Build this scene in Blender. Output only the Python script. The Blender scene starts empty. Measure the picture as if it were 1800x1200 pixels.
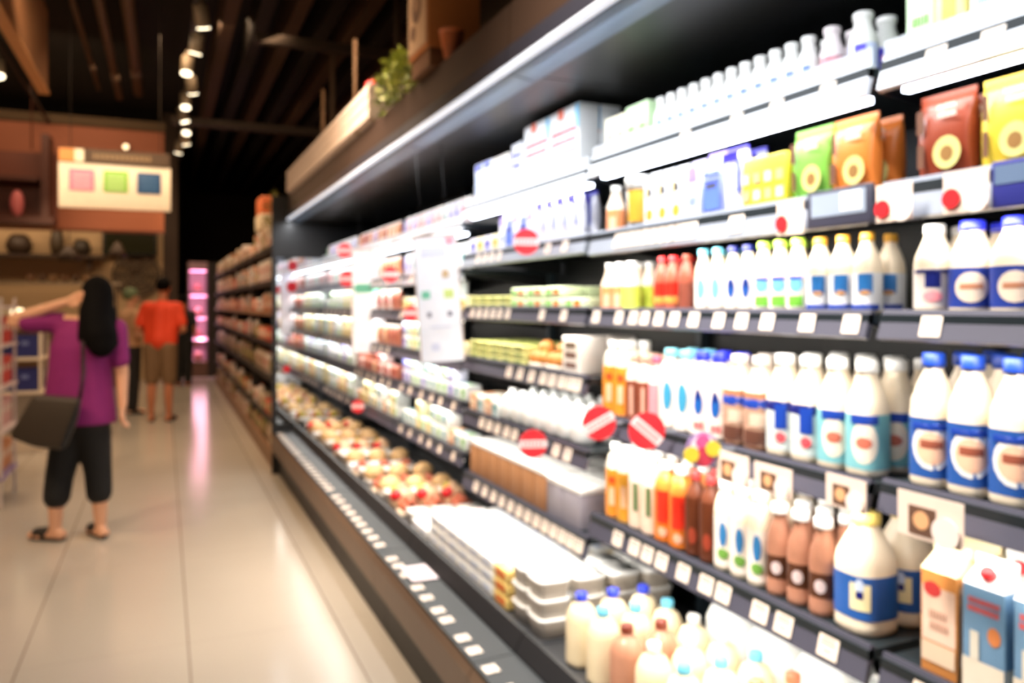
import bpy, bmesh, math, random
from mathutils import Vector, Matrix
random.seed(7)
C = bpy.context.scene.collection
S_ = bpy.context.scene
R = math.radians
PI = math.pi

# ------------------------------------------------------------------ camera, world, light, exposure
TH = R(23.6); CT, ST = math.cos(TH), math.sin(TH)
F, CX, HY, CH = 1400.0, 900.0, 535.0, 1.45
cd = bpy.data.cameras.new('camera'); cam = bpy.data.objects.new('camera', cd); C.objects.link(cam)
cam.location = (0, 0, CH); cam.rotation_euler = (PI/2, 0, -TH)
cd.sensor_width = 36; cd.lens = 36*F/1800; cd.shift_y = -(600-HY)/1800
cd.clip_start = .05
cd.dof.use_dof = True; cd.dof.focus_distance = .33; cd.dof.aperture_fstop = 10   # everything lies well past the focus: the soft blur of the photo
S_.camera = cam
S_.view_settings.view_transform = 'Standard'; S_.view_settings.look = 'None'
S_.view_settings.exposure = -0.12; S_.view_settings.gamma = 1; S_.view_settings.use_curve_mapping = False
w = bpy.data.worlds.new('world'); S_.world = w; w.use_nodes = True
w.node_tree.nodes['Background'].inputs[0].default_value = (1, .62, .36, 1)
w.node_tree.nodes['Background'].inputs[1].default_value = .14

def lamp(name, kind, loc, target, power, color, size=(1, .1), angle=60, blend=.6, parent=None, spread=180):
    l = bpy.data.lights.new(name, kind); l.energy = power; l.color = color
    if kind == 'AREA':
        l.shape = 'RECTANGLE'; l.size, l.size_y = size; l.spread = R(spread)
    if kind == 'SPOT':
        l.spot_size = R(angle); l.spot_blend = blend; l.shadow_soft_size = .06
    o = bpy.data.objects.new(name, l); C.objects.link(o)
    o.location = loc
    d = Vector(target) - Vector(loc)
    o.rotation_euler = d.to_track_quat('-Z', 'Y').to_euler()
    if parent:
        o.parent = parent; o.location = Vector(loc) - parent.location
    return o
WARM = (1, .70, .44); COOL = (.93, .96, 1.0)
CANOPY_W, SHELF_W, SPOT_W, FILL_W = 8, 3.0, 66, 20

# bays of the cooler run, near to far (Y ranges), and their shelves
BAYS = [(-.12, 1.13), (1.135, 2.265), (2.27, 3.45), (3.455, 4.645), (4.65, 5.845), (5.85, 7.05)]
BAYN = ['nearest bay', 'second bay', 'third bay', 'fourth bay', 'fifth bay', 'farthest bay']
XF, XB = 1.25, 1.74
SH = [ # (bottom of rail, top of rail)
 [(1.86, 1.92), (1.61, 1.68), (1.385, 1.437), (1.055, 1.115), (.71, .78)],
 [(1.86, 1.92), (1.61, 1.68), (1.385, 1.437), (1.045, 1.105), (.71, .78)],
 [(1.845, 1.90), (1.62, 1.68), (1.385, 1.44), (1.155, 1.215), (.91, .975), (.62, .69)],
 [(1.78, 1.835), (1.56, 1.62), (1.36, 1.42), (1.14, 1.20), (.94, 1.0), (.70, .765)],
 [(1.78, 1.835), (1.56, 1.62), (1.36, 1.42), (1.14, 1.20), (.94, 1.0), (.70, .765)],
 [(1.78, 1.835), (1.56, 1.62), (1.36, 1.42), (1.14, 1.20), (.94, 1.0), (.70, .765)]]
# direct light of the cooler: a long lamp under each canopy and slimmer ones under the shelves (the lower ones added)
for b, (y0, y1) in enumerate(BAYS):
    ym = (y0+y1)/2
    lamp('canopy_light', 'AREA', (1.0, ym, 2.155), (1.34, ym, 1.0), CANOPY_W*(1 if b < 3 else .42), COOL, (y1-y0-.05, .05))
    lamp('canopy_light', 'AREA', (.99, ym, 2.16), (.95, ym, 1.1), CANOPY_W*.5, COOL, (y1-y0-.05, .04))
    for k, (zb, zt) in enumerate(SH[b]):
        lamp('shelf_or_fill_light', 'AREA', (1.285, ym, zb-.012), (1.42, ym, zb-.4), SHELF_W*(.4 if k == 0 else 1)*(1 if b < 3 else .6), (1, .94, .85), (y1-y0-.08, .03))  # only the top shelf has a visible lamp; the lower ones are added

# ------------------------------------------------------------------ materials
def lin(c):
    c = c/255
    return c/12.92 if c <= .04045 else ((c+.055)/1.055)**2.4
MC = {}
def M(rgb, rough=.5, metal=0, emit=0, name=None, vary=.06, scale=18, alpha=1, trans=0, spec=.5):
    key = (rgb, rough, metal, emit, vary, scale, alpha, trans)
    if key in MC: return MC[key]
    m = bpy.data.materials.new(name or 'mat_%02x%02x%02x' % rgb); m.use_nodes = True
    nt = m.node_tree; b = nt.nodes['Principled BSDF']
    col = tuple(lin(v) for v in rgb)
    b.inputs['Roughness'].default_value = rough; b.inputs['Metallic'].default_value = metal
    b.inputs['Specular IOR Level'].default_value = spec
    if alpha < 1: b.inputs['Alpha'].default_value = alpha
    if trans: b.inputs['Transmission Weight'].default_value = trans
    if emit:
        b.inputs['Base Color'].default_value = (*col, 1)
        b.inputs['Emission Color'].default_value = (*col, 1); b.inputs['Emission Strength'].default_value = emit
    else:
        tc = nt.nodes.new('ShaderNodeTexCoord'); n = nt.nodes.new('ShaderNodeTexNoise')
        n.inputs['Scale'].default_value = scale; n.inputs['Detail'].default_value = 2
        mx = nt.nodes.new('ShaderNodeMix'); mx.data_type = 'RGBA'
        mx.inputs['A'].default_value = tuple(max(0, v*(1-vary)) for v in col)+(1,)
        mx.inputs['B'].default_value = tuple(min(1, v*(1+vary)) for v in col)+(1,)
        nt.links.new(tc.outputs['Object'], n.inputs['Vector'])
        nt.links.new(n.outputs['Fac'], mx.inputs['Factor'])
        nt.links.new(mx.outputs['Result'], b.inputs['Base Color'])
    MC[key] = m
    return m

# ------------------------------------------------------------------ mesh builder
class MB:
    def __init__(s): s.v = []; s.f = []; s.mi = []; s.m = 0; s.smooth = set()
    def add(s, vs, fs, smooth=False):
        o = len(s.v); s.v += [tuple(v) for v in vs]
        for f in fs:
            if smooth: s.smooth.add(len(s.f))
            s.f.append(tuple(o+i for i in f)); s.mi.append(s.m)
        return s
    def mat(s, i): s.m = i; return s
    def box(s, x0, x1, y0, y1, z0, z1):
        vs = [(x, y, z) for x in (x0, x1) for y in (y0, y1) for z in (z0, z1)]
        return s.add(vs, [(0,1,3,2), (4,6,7,5), (0,4,5,1), (2,3,7,6), (0,2,6,4), (1,5,7,3)])
    def bbox(s, x0, x1, y0, y1, z0, z1, r=.004):      # box with chamfered edges
        bm = bmesh.new(); bmesh.ops.create_cube(bm, size=1)
        for v in bm.verts:
            v.co = Vector(((x0+x1)/2+v.co.x*(x1-x0), (y0+y1)/2+v.co.y*(y1-y0), (z0+z1)/2+v.co.z*(z1-z0)))
        bmesh.ops.bevel(bm, geom=bm.edges[:], offset=r, segments=2, affect='EDGES', profile=.6)
        bm.verts.index_update()
        s.add([v.co[:] for v in bm.verts], [[v.index for v in f.verts] for f in bm.faces], True); bm.free()
        return s
    def prism(s, poly, y0, y1):                       # (x, z) outline run along Y
        n = len(poly)
        vs = [(x, y0, z) for x, z in poly]+[(x, y1, z) for x, z in poly]
        fs = [tuple(range(n)), tuple(range(2*n-1, n-1, -1))]+[(i, n+i, n+(i+1) % n, (i+1) % n) for i in range(n)]
        return s.add(vs, fs)
    def loft(s, rings, n=20, p=2.0, cap0=True, cap1=True, cx=0, cy=0, smooth=True):   # rings (rx, ry, z)
        vs = []; fs = []
        for rx, ry, z in rings:
            for k in range(n):
                a = 2*PI*k/n; c, t = math.cos(a), math.sin(a)
                vs.append((cx+rx*math.copysign(abs(c)**(2/p), c), cy+ry*math.copysign(abs(t)**(2/p), t), z))
        for i in range(len(rings)-1):
            for k in range(n):
                fs.append((i*n+k, i*n+(k+1) % n, (i+1)*n+(k+1) % n, (i+1)*n+k))
        if cap0: fs.append(tuple(range(n-1, -1, -1)))
        if cap1: fs.append(tuple(range((len(rings)-1)*n, len(rings)*n)))
        return s.add(vs, fs, smooth)
    def tube(s, pts, r, n=8, r1=None, caps=True):
        pts = [Vector(p) for p in pts]; vs = []; fs = []
        for i, p in enumerate(pts):
            d = (pts[min(i+1, len(pts)-1)]-pts[max(i-1, 0)]).normalized()
            u = d.cross(Vector((0, 0, 1)) if abs(d.z) < .9 else Vector((1, 0, 0))).normalized(); q = d.cross(u)
            rr = r if r1 is None else r+(r1-r)*i/(len(pts)-1)
            for k in range(n):
                a = 2*PI*k/n; vs.append(p+u*math.cos(a)*rr+q*math.sin(a)*rr)
        for i in range(len(pts)-1):
            for k in range(n): fs.append((i*n+k, i*n+(k+1) % n, (i+1)*n+(k+1) % n, (i+1)*n+k))
        if caps: fs += [tuple(range(n-1, -1, -1)), tuple(range((len(pts)-1)*n, len(pts)*n))]
        return s.add(vs, fs, True)
    def capsule(s, p0, p1, r0, r1, n=14, m=5):
        p0, p1 = Vector(p0), Vector(p1); d = p1-p0; L = d.length; d = d.normalized() if L > 1e-6 else Vector((0, 0, 1))
        u = d.cross(Vector((0, 0, 1)) if abs(d.z) < .9 else Vector((1, 0, 0))).normalized(); q = d.cross(u)
        rings = []
        for i in range(1, m+1): a = PI/2*i/m; rings.append((-r0*math.cos(a), r0*math.sin(a)))
        for i in range(0, m): a = PI/2*i/m; rings.append((L+r1*math.sin(a), r1*math.cos(a)))
        vs = [p0-d*r0]; fs = []
        for t, rr in rings:
            for k in range(n):
                a = 2*PI*k/n; vs.append(p0+d*t+u*math.cos(a)*rr+q*math.sin(a)*rr)
        vs.append(p1+d*r1); K = len(rings)
        for k in range(n): fs.append((0, 1+(k+1) % n, 1+k)); fs.append((len(vs)-1, 1+(K-1)*n+k, 1+(K-1)*n+(k+1) % n))
        for i in range(K-1):
            for k in range(n): fs.append((1+i*n+k, 1+i*n+(k+1) % n, 1+(i+1)*n+(k+1) % n, 1+(i+1)*n+k))
        return s.add(vs, fs, True)
    def ellipsoid(s, c, r, rot=0, n=16, m=10):
        vs = []; fs = []; cr, sr = math.cos(rot), math.sin(rot)
        def P(a, b):
            x, y, z = r[0]*math.cos(a)*math.sin(b), r[1]*math.sin(a)*math.sin(b), r[2]*math.cos(b)
            return (c[0]+x*cr-y*sr, c[1]+x*sr+y*cr, c[2]+z)
        vs.append(P(0, 0))
        for i in range(1, m):
            for k in range(n): vs.append(P(2*PI*k/n, PI*i/m))
        vs.append(P(0, PI))
        for k in range(n): fs.append((0, 1+k, 1+(k+1) % n)); fs.append((len(vs)-1, 1+(m-2)*n+(k+1) % n, 1+(m-2)*n+k))
        for i in range(m-2):
            for k in range(n): fs.append((1+i*n+k, 1+(i+1)*n+k, 1+(i+1)*n+(k+1) % n, 1+i*n+(k+1) % n))
        return s.add(vs, fs, True)
    def patch(s, r, zc, ang, da, hz, ell=True, n=16, p=2.0, dr=0):  # a printed patch wrapped on a round or squarish body
        def pt(c, t):
            a = ang+da*c; q = r*(abs(math.cos(a))**p+abs(math.sin(a))**p)**(-1/p)+dr
            return (q*math.cos(a), q*math.sin(a), zc+hz*t)
        vs = [pt(0, 0)]; fs = []; m = 4
        for i in range(1, m+1):
            for k in range(n):
                a = 2*PI*k/n; c, t = math.cos(a), math.sin(a)
                if not ell:
                    q = max(abs(c), abs(t)); c, t = c/q, t/q
                vs.append(pt(c*i/m, t*i/m))
        for k in range(n): fs.append((0, 1+k, 1+(k+1) % n))
        for i in range(m-1):
            for k in range(n): fs.append((1+i*n+k, 1+(i+1)*n+k, 1+(i+1)*n+(k+1) % n, 1+i*n+(k+1) % n))
        return s.add(vs, fs)
    def disc(s, c, r, axis='y', t=.004, n=28):
        vs = []
        for q in (-t/2, t/2):
            for k in range(n):
                a = 2*PI*k/n
                if axis == 'y': vs.append((c[0]+r*math.cos(a), c[1]+q, c[2]+r*math.sin(a)))
                else: vs.append((c[0]+q, c[1]+r*math.cos(a), c[2]+r*math.sin(a)))
        return s.add(vs, [tuple(range(n)), tuple(range(2*n-1, n-1, -1))]+[(i, n+i, n+(i+1) % n, (i+1) % n) for i in range(n)])
    def build(s, name, mats, parent=None, loc=(0, 0, 0), rotz=0):
        me = bpy.data.meshes.new(name); me.from_pydata(s.v, [], s.f)
        for m in (mats if isinstance(mats, (list, tuple)) else [mats]): me.materials.append(m)
        me.polygons.foreach_set('material_index', s.mi)
        me.polygons.foreach_set('use_smooth', [i in s.smooth for i in range(len(s.f))])
        bm = bmesh.new(); bm.from_mesh(me); bmesh.ops.recalc_face_normals(bm, faces=bm.faces); bm.to_mesh(me); bm.free()
        o = bpy.data.objects.new(name, me); C.objects.link(o)
        o.location = loc; o.rotation_euler = (0, 0, rotz)
        if parent: o.parent = parent
        return o

def tag(o, label, cat, group=None):
    o['label'] = label; o['category'] = cat
    if group: o['group'] = group
    n = len(label.split())
    if n < 4 or n > 16: print('LABEL LENGTH', n, label)
    return o
def thing(name, label, cat, loc=(0, 0, 0), rotz=0, group=None):
    o = bpy.data.objects.new(name, None); C.objects.link(o); o.empty_display_size = .05
    o.location = loc; o.rotation_euler = (0, 0, rotz)
    return tag(o, label, cat, group)
def struct(o): o['kind'] = 'structure'; return o
def copy_tree(o, parent=None):
    c = o.copy(); C.objects.link(c)
    if parent: c.parent = parent
    for ch in KIDS.get(o.name, ()): copy_tree(ch, c)
    return c
KIDS = {}
def kids_of(root):
    for o in root.children_recursive: KIDS.setdefault(o.parent.name, []).append(o)

def Yat(px, X):
    t = (px-CX)/F
    return X*(CT-t*ST)/(ST+t*CT)
def dist(X, Y): return X*ST+Y*CT
def Z(py, X, Y): return CH-(py-HY)*dist(X, Y)/F
def P(px, py, D):                                     # point of the place seen at a pixel, at depth D
    lat = (px-CX)/F*D
    return Vector((D*ST+lat*CT, D*CT-lat*ST, CH-(py-HY)*D/F))
ORD = ['', 'first', 'second', 'third', 'fourth', 'fifth', 'sixth', 'seventh', 'eighth', 'ninth', 'tenth', 'eleventh', 'twelfth', 'thirteenth',
       'fourteenth', 'fifteenth', 'sixteenth', 'seventeenth', 'eighteenth', 'nineteenth', 'twentieth']
def ordn(i): return ORD[i] if i < len(ORD) else '%dth' % i

# ------------------------------------------------------------------ colours
WHITE = M((240, 240, 238), .35); CREAM = M((243, 228, 204), .35); BLACK = M((16, 16, 17), .5); DARK = M((30, 31, 34), .45)
SLATE = M((74, 74, 88), .4); STEEL = M((120, 132, 145), .25, .7); GREYP = M((150, 155, 165), .4)
RED = M((214, 30, 38), .45); TEXT = M((70, 70, 80), .6); BLUE = M((24, 62, 160), .4); NAVY = M((18, 30, 110), .4)
SKY = M((120, 190, 225), .4); AQUA = M((70, 160, 170), .4); GOLD = M((214, 158, 50), .4); BROWN = M((104, 56, 34), .45)
ORANGE = M((232, 130, 34), .45); YEL = M((232, 205, 60), .45); GREEN = M((110, 185, 62), .45); PINK = M((240, 150, 160), .45)
TEAL = M((60, 150, 130), .45); CHOC = M((128, 78, 52), .4); LILAC = M((150, 130, 215), .45); VIOLET = M((52, 40, 190), .4)
REDBR = M((134, 50, 24), .45); TAN = M((190, 140, 96), .6); FLESH = M((238, 190, 160), .4)

# ------------------------------------------------------------------ room
def tile_material():
    m = bpy.data.materials.new('floor_tiles'); m.use_nodes = True; nt = m.node_tree; b = nt.nodes['Principled BSDF']
    g = nt.nodes.new('ShaderNodeNewGeometry'); sx = nt.nodes.new('ShaderNodeSeparateXYZ'); nt.links.new(g.outputs['Position'], sx.inputs[0])
    def line(out, off, period, width):
        a = nt.nodes.new('ShaderNodeMath'); a.operation = 'ADD'; a.inputs[1].default_value = off; nt.links.new(out, a.inputs[0])
        p = nt.nodes.new('ShaderNodeMath'); p.operation = 'PINGPONG'; p.inputs[1].default_value = period/2; nt.links.new(a.outputs[0], p.inputs[0])
        l = nt.nodes.new('ShaderNodeMath'); l.operation = 'LESS_THAN'; l.inputs[1].default_value = width; nt.links.new(p.outputs[0], l.inputs[0])
        return l.outputs[0]
    l1 = line(sx.outputs[0], -.095+6.3, .63, .0035); l2 = line(sx.outputs[1], .1, 1.26, .002)
    mx = nt.nodes.new('ShaderNodeMath'); mx.operation = 'MAXIMUM'; nt.links.new(l1, mx.inputs[0])
    h = nt.nodes.new('ShaderNodeMath'); h.operation = 'MULTIPLY'; h.inputs[1].default_value = .35; nt.links.new(l2, h.inputs[0]); nt.links.new(h.outputs[0], mx.inputs[1])
    n = nt.nodes.new('ShaderNodeTexNoise'); n.inputs['Scale'].default_value = 1.3; nt.links.new(g.outputs['Position'], n.inputs['Vector'])
    c = nt.nodes.new('ShaderNodeMix'); c.data_type = 'RGBA'; c.inputs['A'].default_value = (.44, .39, .325, 1); c.inputs['B'].default_value = (.50, .445, .375, 1)
    nt.links.new(n.outputs['Fac'], c.inputs['Factor'])
    c2 = nt.nodes.new('ShaderNodeMix'); c2.data_type = 'RGBA'; c2.inputs['B'].default_value = (.22, .18, .14, 1)
    nt.links.new(mx.outputs[0], c2.inputs['Factor']); nt.links.new(c.outputs['Result'], c2.inputs['A']); nt.links.new(c2.outputs['Result'], b.inputs['Base Color'])
    b.inputs['Roughness'].default_value = .16; b.inputs['Specular IOR Level'].default_value = .26
    return m
struct(MB().box(-9, 3.2, -3, 26, -.1, 0).build('floor', tile_material()))
struct(MB().box(-9, 3.2, -3, 26, 5.2, 5.3).build('ceiling', M((20, 17, 13), .8)))
WALLM = M((52, 38, 26), .8)
struct(MB().box(3.1, 3.2, -3, 26, 0, 5.2).build('wall_right', WALLM))
struct(MB().box(-9.1, -9, -3, 26, 0, 5.2).build('wall_left', WALLM))
struct(MB().box(-9, 3.2, -3.1, -3, 0, 5.2).build('wall_back', WALLM))
struct(MB().box(-9, 3.1, 25.9, 26, 0, 5.2).build('wall_front', M((60, 45, 32), .8)))
# ceiling joists and pipes
JM = M((92, 66, 44), .7); JD = M((40, 31, 22), .7)
for i in range(9):
    x = .62+i*.36
    struct(MB().box(x, x+.15, 3, 25.5, 4.75, 5.2).build('trim_%d' % (i+1), JM if i % 2 == 0 else JD))
for i, (x, z, r) in enumerate([(-.62, 4.6, .05), (-.36, 4.7, .07), (-.9, 4.7, .03)]):
    tag(MB().tube([(x, 5.5, z), (x, 13.5, z)], r, 10).build('ceiling_pipe', M((110, 84, 60), .6)),
        ['narrow brown pipe under black ceiling above hanging sign', 'thick brown pipe under ceiling beside row of spotlights', 'thinnest brown pipe near long tan ceiling beam'][i], 'pipe')
# far cross duct
struct(MB().box(.1, 3.0, 12.4, 12.55, 4.05, 4.15).build('trim_10', M((70, 55, 42), .7)))
struct(MB().box(.9, 3.0, 9.0, 9.1, 4.3, 4.4).build('trim_11', M((62, 48, 36), .7)))
for i, (x, y) in enumerate([(2.3, 6.6), (2.3, 8.4), (2.0, 10.5)]):
    struct(MB().box(x, x+.05, y, y+.05, 2.4, 5.2).build('trim_%d' % (12+i), M((84, 64, 46), .7)))
# big brown bulkhead on the far left with the beige counter wall under it
struct(MB().box(-8.9, .0, 14, 14.5, 2.62, 4.22).build('wall_bulkhead', M((176, 100, 64), .6)))
struct(MB().box(-8.9, .02, 13.93, 14.5, 4.22, 4.36).build('trim_15', M((92, 68, 38), .7)))
struct(MB().box(-8.9, -.02, 17, 17.2, 0, 4.0).build('wall_counter', M((196, 164, 122), .6)))
struct(MB().box(-.02, .25, 17.0, 25.9, 0, 5.2).build('wall_passage', M((66, 48, 34), .7)))

# ------------------------------------------------------------------ cooler bays
MIRROR = M((225, 228, 230), .03, 1, vary=.0)
FASC = M((62, 42, 30), .5); BUMP = M((98, 78, 62), .45)
RAILCOL = [M((225, 230, 238), .3), M((140, 148, 162), .35), SLATE, SLATE, SLATE, SLATE]  # upper two are paler: the lamplight on them is put into the colour
ADDED_TUBE = M((255, 246, 232), .3, emit=1.5, name='tube_glow')  # for the tubes added under the lower shelves
TUBE = M((235, 242, 255), .3, emit=9, name='tube_glow')
for b, (y0, y1) in enumerate(BAYS):
    t = thing('refrigerated_display_case', ['open black dairy cooler bay at the right edge, nearest the camera', 'second open dairy cooler bay, with orange juice bottles at left',
        'third open cooler bay, behind the near hanging white poster', 'fourth open cooler bay, between the two hanging white posters',
        'fifth open cooler bay, just behind the far hanging poster', 'last open cooler bay, closed by mirrored black end panel'][b], 'refrigerator', (1.3, y0, 0), 0, 'cooler bays in one line')
    y1 = y1-y0; y0 = 0
    def part(name, mb, mats, par=t):
        return mb.build(name, mats, par)
    def pr(poly, a=0, c=None): return MB().prism([(x-1.3, z) for x, z in poly], a, y1 if c is None else c)
    part('kick_plate', pr([(.90, 0), (.92, 0), (.92, .22), (.90, .22)]), BLACK)
    part('bumper', pr([(.845, .205), (.93, .19), (.93, .34), (.86, .345), (.845, .32)]), BUMP)
    part('tank', pr([(.93, .05), (1.76, .05), (1.76, .33), (.93, .33)]), DARK)
    part('front_ledge', pr([(.86, .348), (1.0, .345), (1.0, .365), (.86, .36)]), M((24, 30, 34), .5))
    part('front_lip', pr([(1.0, .33), (1.035, .33), (1.045, .425), (1.03, .425), (1.0, .37)]), DARK)
    part('deck', pr([(1.045, .36), (1.74, .33), (1.74, .35), (1.045, .38)]), M((70, 72, 76), .4, .4))
    part('back_panel', pr([(1.74, .33), (1.8, .33), (1.8, 2.38), (1.74, 2.38)]), M((5, 6, 7), .4))
    part('canopy', pr([(1.0, 2.19), (1.08, 2.168), (1.74, 2.168), (1.74, 2.38), (1.0, 2.38)]), M((52, 54, 56), .4))
    part('canopy_edge', pr([(.988, 2.165), (1.07, 2.15), (1.07, 2.166), (1.0, 2.186)]), M((96, 112, 130), .3, .3))
    fc = part('fascia', pr([(.975, 2.185), (1.0, 2.185), (1.0, 2.385), (.985, 2.385)]), FASC)
    part('light_strip', pr([(.965, 2.178), (.985, 2.170), (.985, 2.182), (.967, 2.19)]), M((225, 232, 245), .3, emit=.8, name='strip_glow'), fc)
    part('tag_rail', pr([(.968, 2.192), (.976, 2.192), (.98, 2.245), (.972, 2.245)]), M((52, 52, 62), .3), fc)
    part('upright', MB().box(.405, .44, -.002, .028, .36, 2.168), M((46, 58, 66), .4))
    for k, (zb, zt) in enumerate(SH[b]):
        dz = zt-zb
        sh = part('shelf', pr([(XF+.01, zt-.026), (XB, zt-.026), (XB, zt-.006), (XF+.01, zt-.006)], .012, y1-.012), M((34, 42, 47), .4, .2))
        part('price_rail', pr([(XF, zb), (XF+.012, zb-.004), (XF+.03, zt), (XF+.018, zt+.004)], .012, y1-.012), RAILCOL[k], sh)
        e_ = .04 if k == 0 else .1
        part('shelf_or_added_lamp', pr([(XF+.035, zb+.005-.012*(k == 0)), (XF+.055, zb+.005-.012*(k == 0)), (XF+.055, zb+.018-.012*(k == 0)), (XF+.035, zb+.018-.012*(k == 0))], e_, y1-e_), TUBE if k == 0 else ADDED_TUBE, sh)  # tubes under the lower shelves are added to go with their light
        for yy in (.05, y1-.07): part('bracket', pr([(XF+.05, zt-.026), (XB-.01, zt-.026), (XB-.01, zt-.09), (XF+.12, zt-.045)], yy, yy+.006), DARK, sh)
        if k == 0:
            part('clear_fence', pr([(XF+.02, zt), (XF+.0235, zt), (XF+.0235, zt+.035), (XF+.02, zt+.035)], .012, y1-.012), M((235, 240, 245), .1, alpha=.55), sh)
    if b == 5:
        ep = part('end_panel', MB().box(-.455, .5, y1+.002, y1+.03, .0, 2.38), BLACK)
        part('mirror', MB().box(-.415, .44, y1-.003, y1+.001, .43, 1.85), MIRROR, ep)

# ------------------------------------------------------------------ product builders: built at the origin, front to -X
FRONT = PI+.55                                        # printed faces are turned a little to the aisle's near end
def bottle(root, h, r, body, cap, label=None, lz=(.18, .55), emblems=(), neck=.42, p=2.0, shoulder=.72, capr=None, capn='cap', lower=None):
    """h height, r radius, neck as share of r, shoulder as share of h; lower = colour of the contents seen below the shoulder"""
    rn = r*neck; ch = h*.085; hb = h-ch
    prof = [(r*.86, r*.86, 0), (r, r, h*.03), (r, r, h*.08)]
    if lower: prof2 = prof+[(r, r, h*lower[1])]
    prof += [(r, r, h*(shoulder-.16)), (r*.93, r*.93, h*(shoulder-.07)), (r*.68, r*.68, h*(shoulder+.05)), (rn, rn, hb-h*.05), (rn, rn, hb)]
    MB().loft(prof, 20, p).build('body', body, root)
    cr = capr or rn*1.18
    MB().loft([(cr, cr, hb-h*.02), (cr*1.02, cr*1.02, hb), (cr, cr, h*.99), (cr*.9, cr*.9, h)], 16).build(capn, cap, root)
    if lower:
        q = 1.012
        MB().loft([(r*.87*q, r*.87*q, .0005), (r*q, r*q, h*.03), (r*q, r*q, h*lower[1])], 20, p, False, False).build('contents', lower[0], root)
    if label:
        q = 1.02
        lb = MB().loft([(r*q, r*q, h*lz[0]), (r*q, r*q, h*lz[1])], 20, p, False, False).build('label', label, root)
        if emblems:
            mb = MB(); ms = []
            dr = .0008
            for (m, zc, hz, da, ell) in emblems:
                if m not in ms: ms.append(m)
                mb.mat(ms.index(m)).patch(r*1.02, h*zc, FRONT, da, h*hz, ell, p=p, dr=dr); dr += .0005
            mb.build('emblem', ms, lb)
def front_print(root, x, w, items, name='printed_front', side=None, d=0):
    """items (y, z, half_w, half_h, mat, kind) as flat prints on the -X face at x; side prints on the -Y face"""
    mb = MB(); ms = []; xx = x-.0006
    for (y, z, hw, hh, m, kind) in items:
        if m not in ms: ms.append(m)
        mb.mat(ms.index(m))
        if kind == 'o': mb.add([(xx, y+hw*math.cos(2*PI*k/16), z+hh*math.sin(2*PI*k/16)) for k in range(16)], [tuple(range(16))])
        elif kind == 't':
            rows_ = 2
            for k in range(rows_):
                zz = z+hh*(.52-1.04*k); lh = hh*.36; lw = max(.004, lh*.9); yy = y-hw+random.uniform(0, .15)*hw
                while yy+lw*.7 < y+hw:
                    q = lw*random.choice((.5, .7, .8)); mb.add([(xx, yy, zz-lh), (xx, yy+q, zz-lh), (xx, yy+q, zz+lh), (xx, yy, zz+lh)], [(0, 1, 2, 3)]); yy += q+lw*.22
        else: mb.add([(xx, y-hw, z-hh), (xx, y+hw, z-hh), (xx, y+hw, z+hh), (xx, y-hw, z+hh)], [(0, 1, 2, 3)])
        xx -= .0006
    for (xs, z, hw, hh, m) in (side or ()):
        if m not in ms: ms.append(m)
        mb.mat(ms.index(m)); yy = -w/2-.0006
        mb.add([(xs-hw, yy, z-hh), (xs+hw, yy, z-hh), (xs+hw, yy, z+hh), (xs-hw, yy, z+hh)], [(0, 1, 2, 3)])
    mb.build(name, ms, root)
def carton(root, w, d, h, body, items=(), cap=None, gable=True, top=None, side=None):
    hb = h*(.80 if gable else .995)
    MB().bbox(-d/2, d/2, -w/2, w/2, 0, hb, .0025).build('carton_body', body, root)
    if gable:
        mb = MB(); zt = h*.95
        mb.add([(-d/2, -w/2, hb), (-d/2, w/2, hb), (d/2, w/2, hb), (d/2, -w/2, hb), (0, -w/2+.006, zt), (0, w/2-.006, zt)], [(0, 4, 5, 1), (3, 2, 5, 4), (0, 3, 4), (1, 5, 2), (0, 1, 2, 3)])
        mb.box(-.002, .002, -w/2, w/2, zt-.006, h)
        mb.build('gable_top', top or body, root)
    if cap:
        c = MB().loft([(.012, .012, -.002), (.0125, .0125, .012), (.011, .011, .015)], 14)
        o = c.build('cap', cap, root); o.location = (-d*.25, 0, h*.875 if gable else h); o.rotation_euler = (0, -.85 if gable else 0, 0)
    if items: front_print(root, -d/2, w, items, side=side)
def pouch(root, w, d, h, body, items=(), seal=None):
    n = 10; rings = []
    for k in range(n+1):
        t = k/n; q = math.sin(PI*min(1, max(0, t*.96+.04)))**.45
        rings.append((max(.0015, d/2*q) if t > 0 else d*.36, w/2*(1-.05*math.sin(PI*t)), t*h*.94))
    MB().loft(rings, 24, 3.2).build('pack_body', body, root)
    MB().box(-.002, .002, -w/2, w/2, h*.93, h).build('seal', seal or WHITE, root)
    if items: front_print(root, -d/2-.0008, w, items)
def tub(root, h, r, body, lid, label=None, lidh=.12):
    MB().loft([(r*.8, r*.8, 0), (r*.82, r*.82, h*.02), (r*.97, r*.97, h*(1-lidh))], 20).build('tub_body', body, root)
    MB().loft([(r*1.03, r*1.03, h*(1-lidh)), (r*1.03, r*1.03, h*.97), (r*.97, r*.97, h)], 20).build('lid', lid, root)
    if label:
        mb = MB().patch(r*.985, h*.45, FRONT, .6, h*.3, False)
        mb.build('label', label, root)
def flatpack(root, w, d, h, body, items=(), top=None):
    MB().bbox(-d/2, d/2, -w/2, w/2, 0, h, min(.006, h*.2)).build('pack_body', body, root)
    if top:
        mb = MB(); ms = []
        for (x, y, hx, hy, m) in top:
            if m not in ms: ms.append(m)
            mb.mat(ms.index(m)); mb.box(x-hx, x+hx, y-hy, y+hy, h, h+.0008+.0003*len(ms))
        mb.build('printed_top', ms, root)
    if items: front_print(root, -d/2, w, items)
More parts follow.
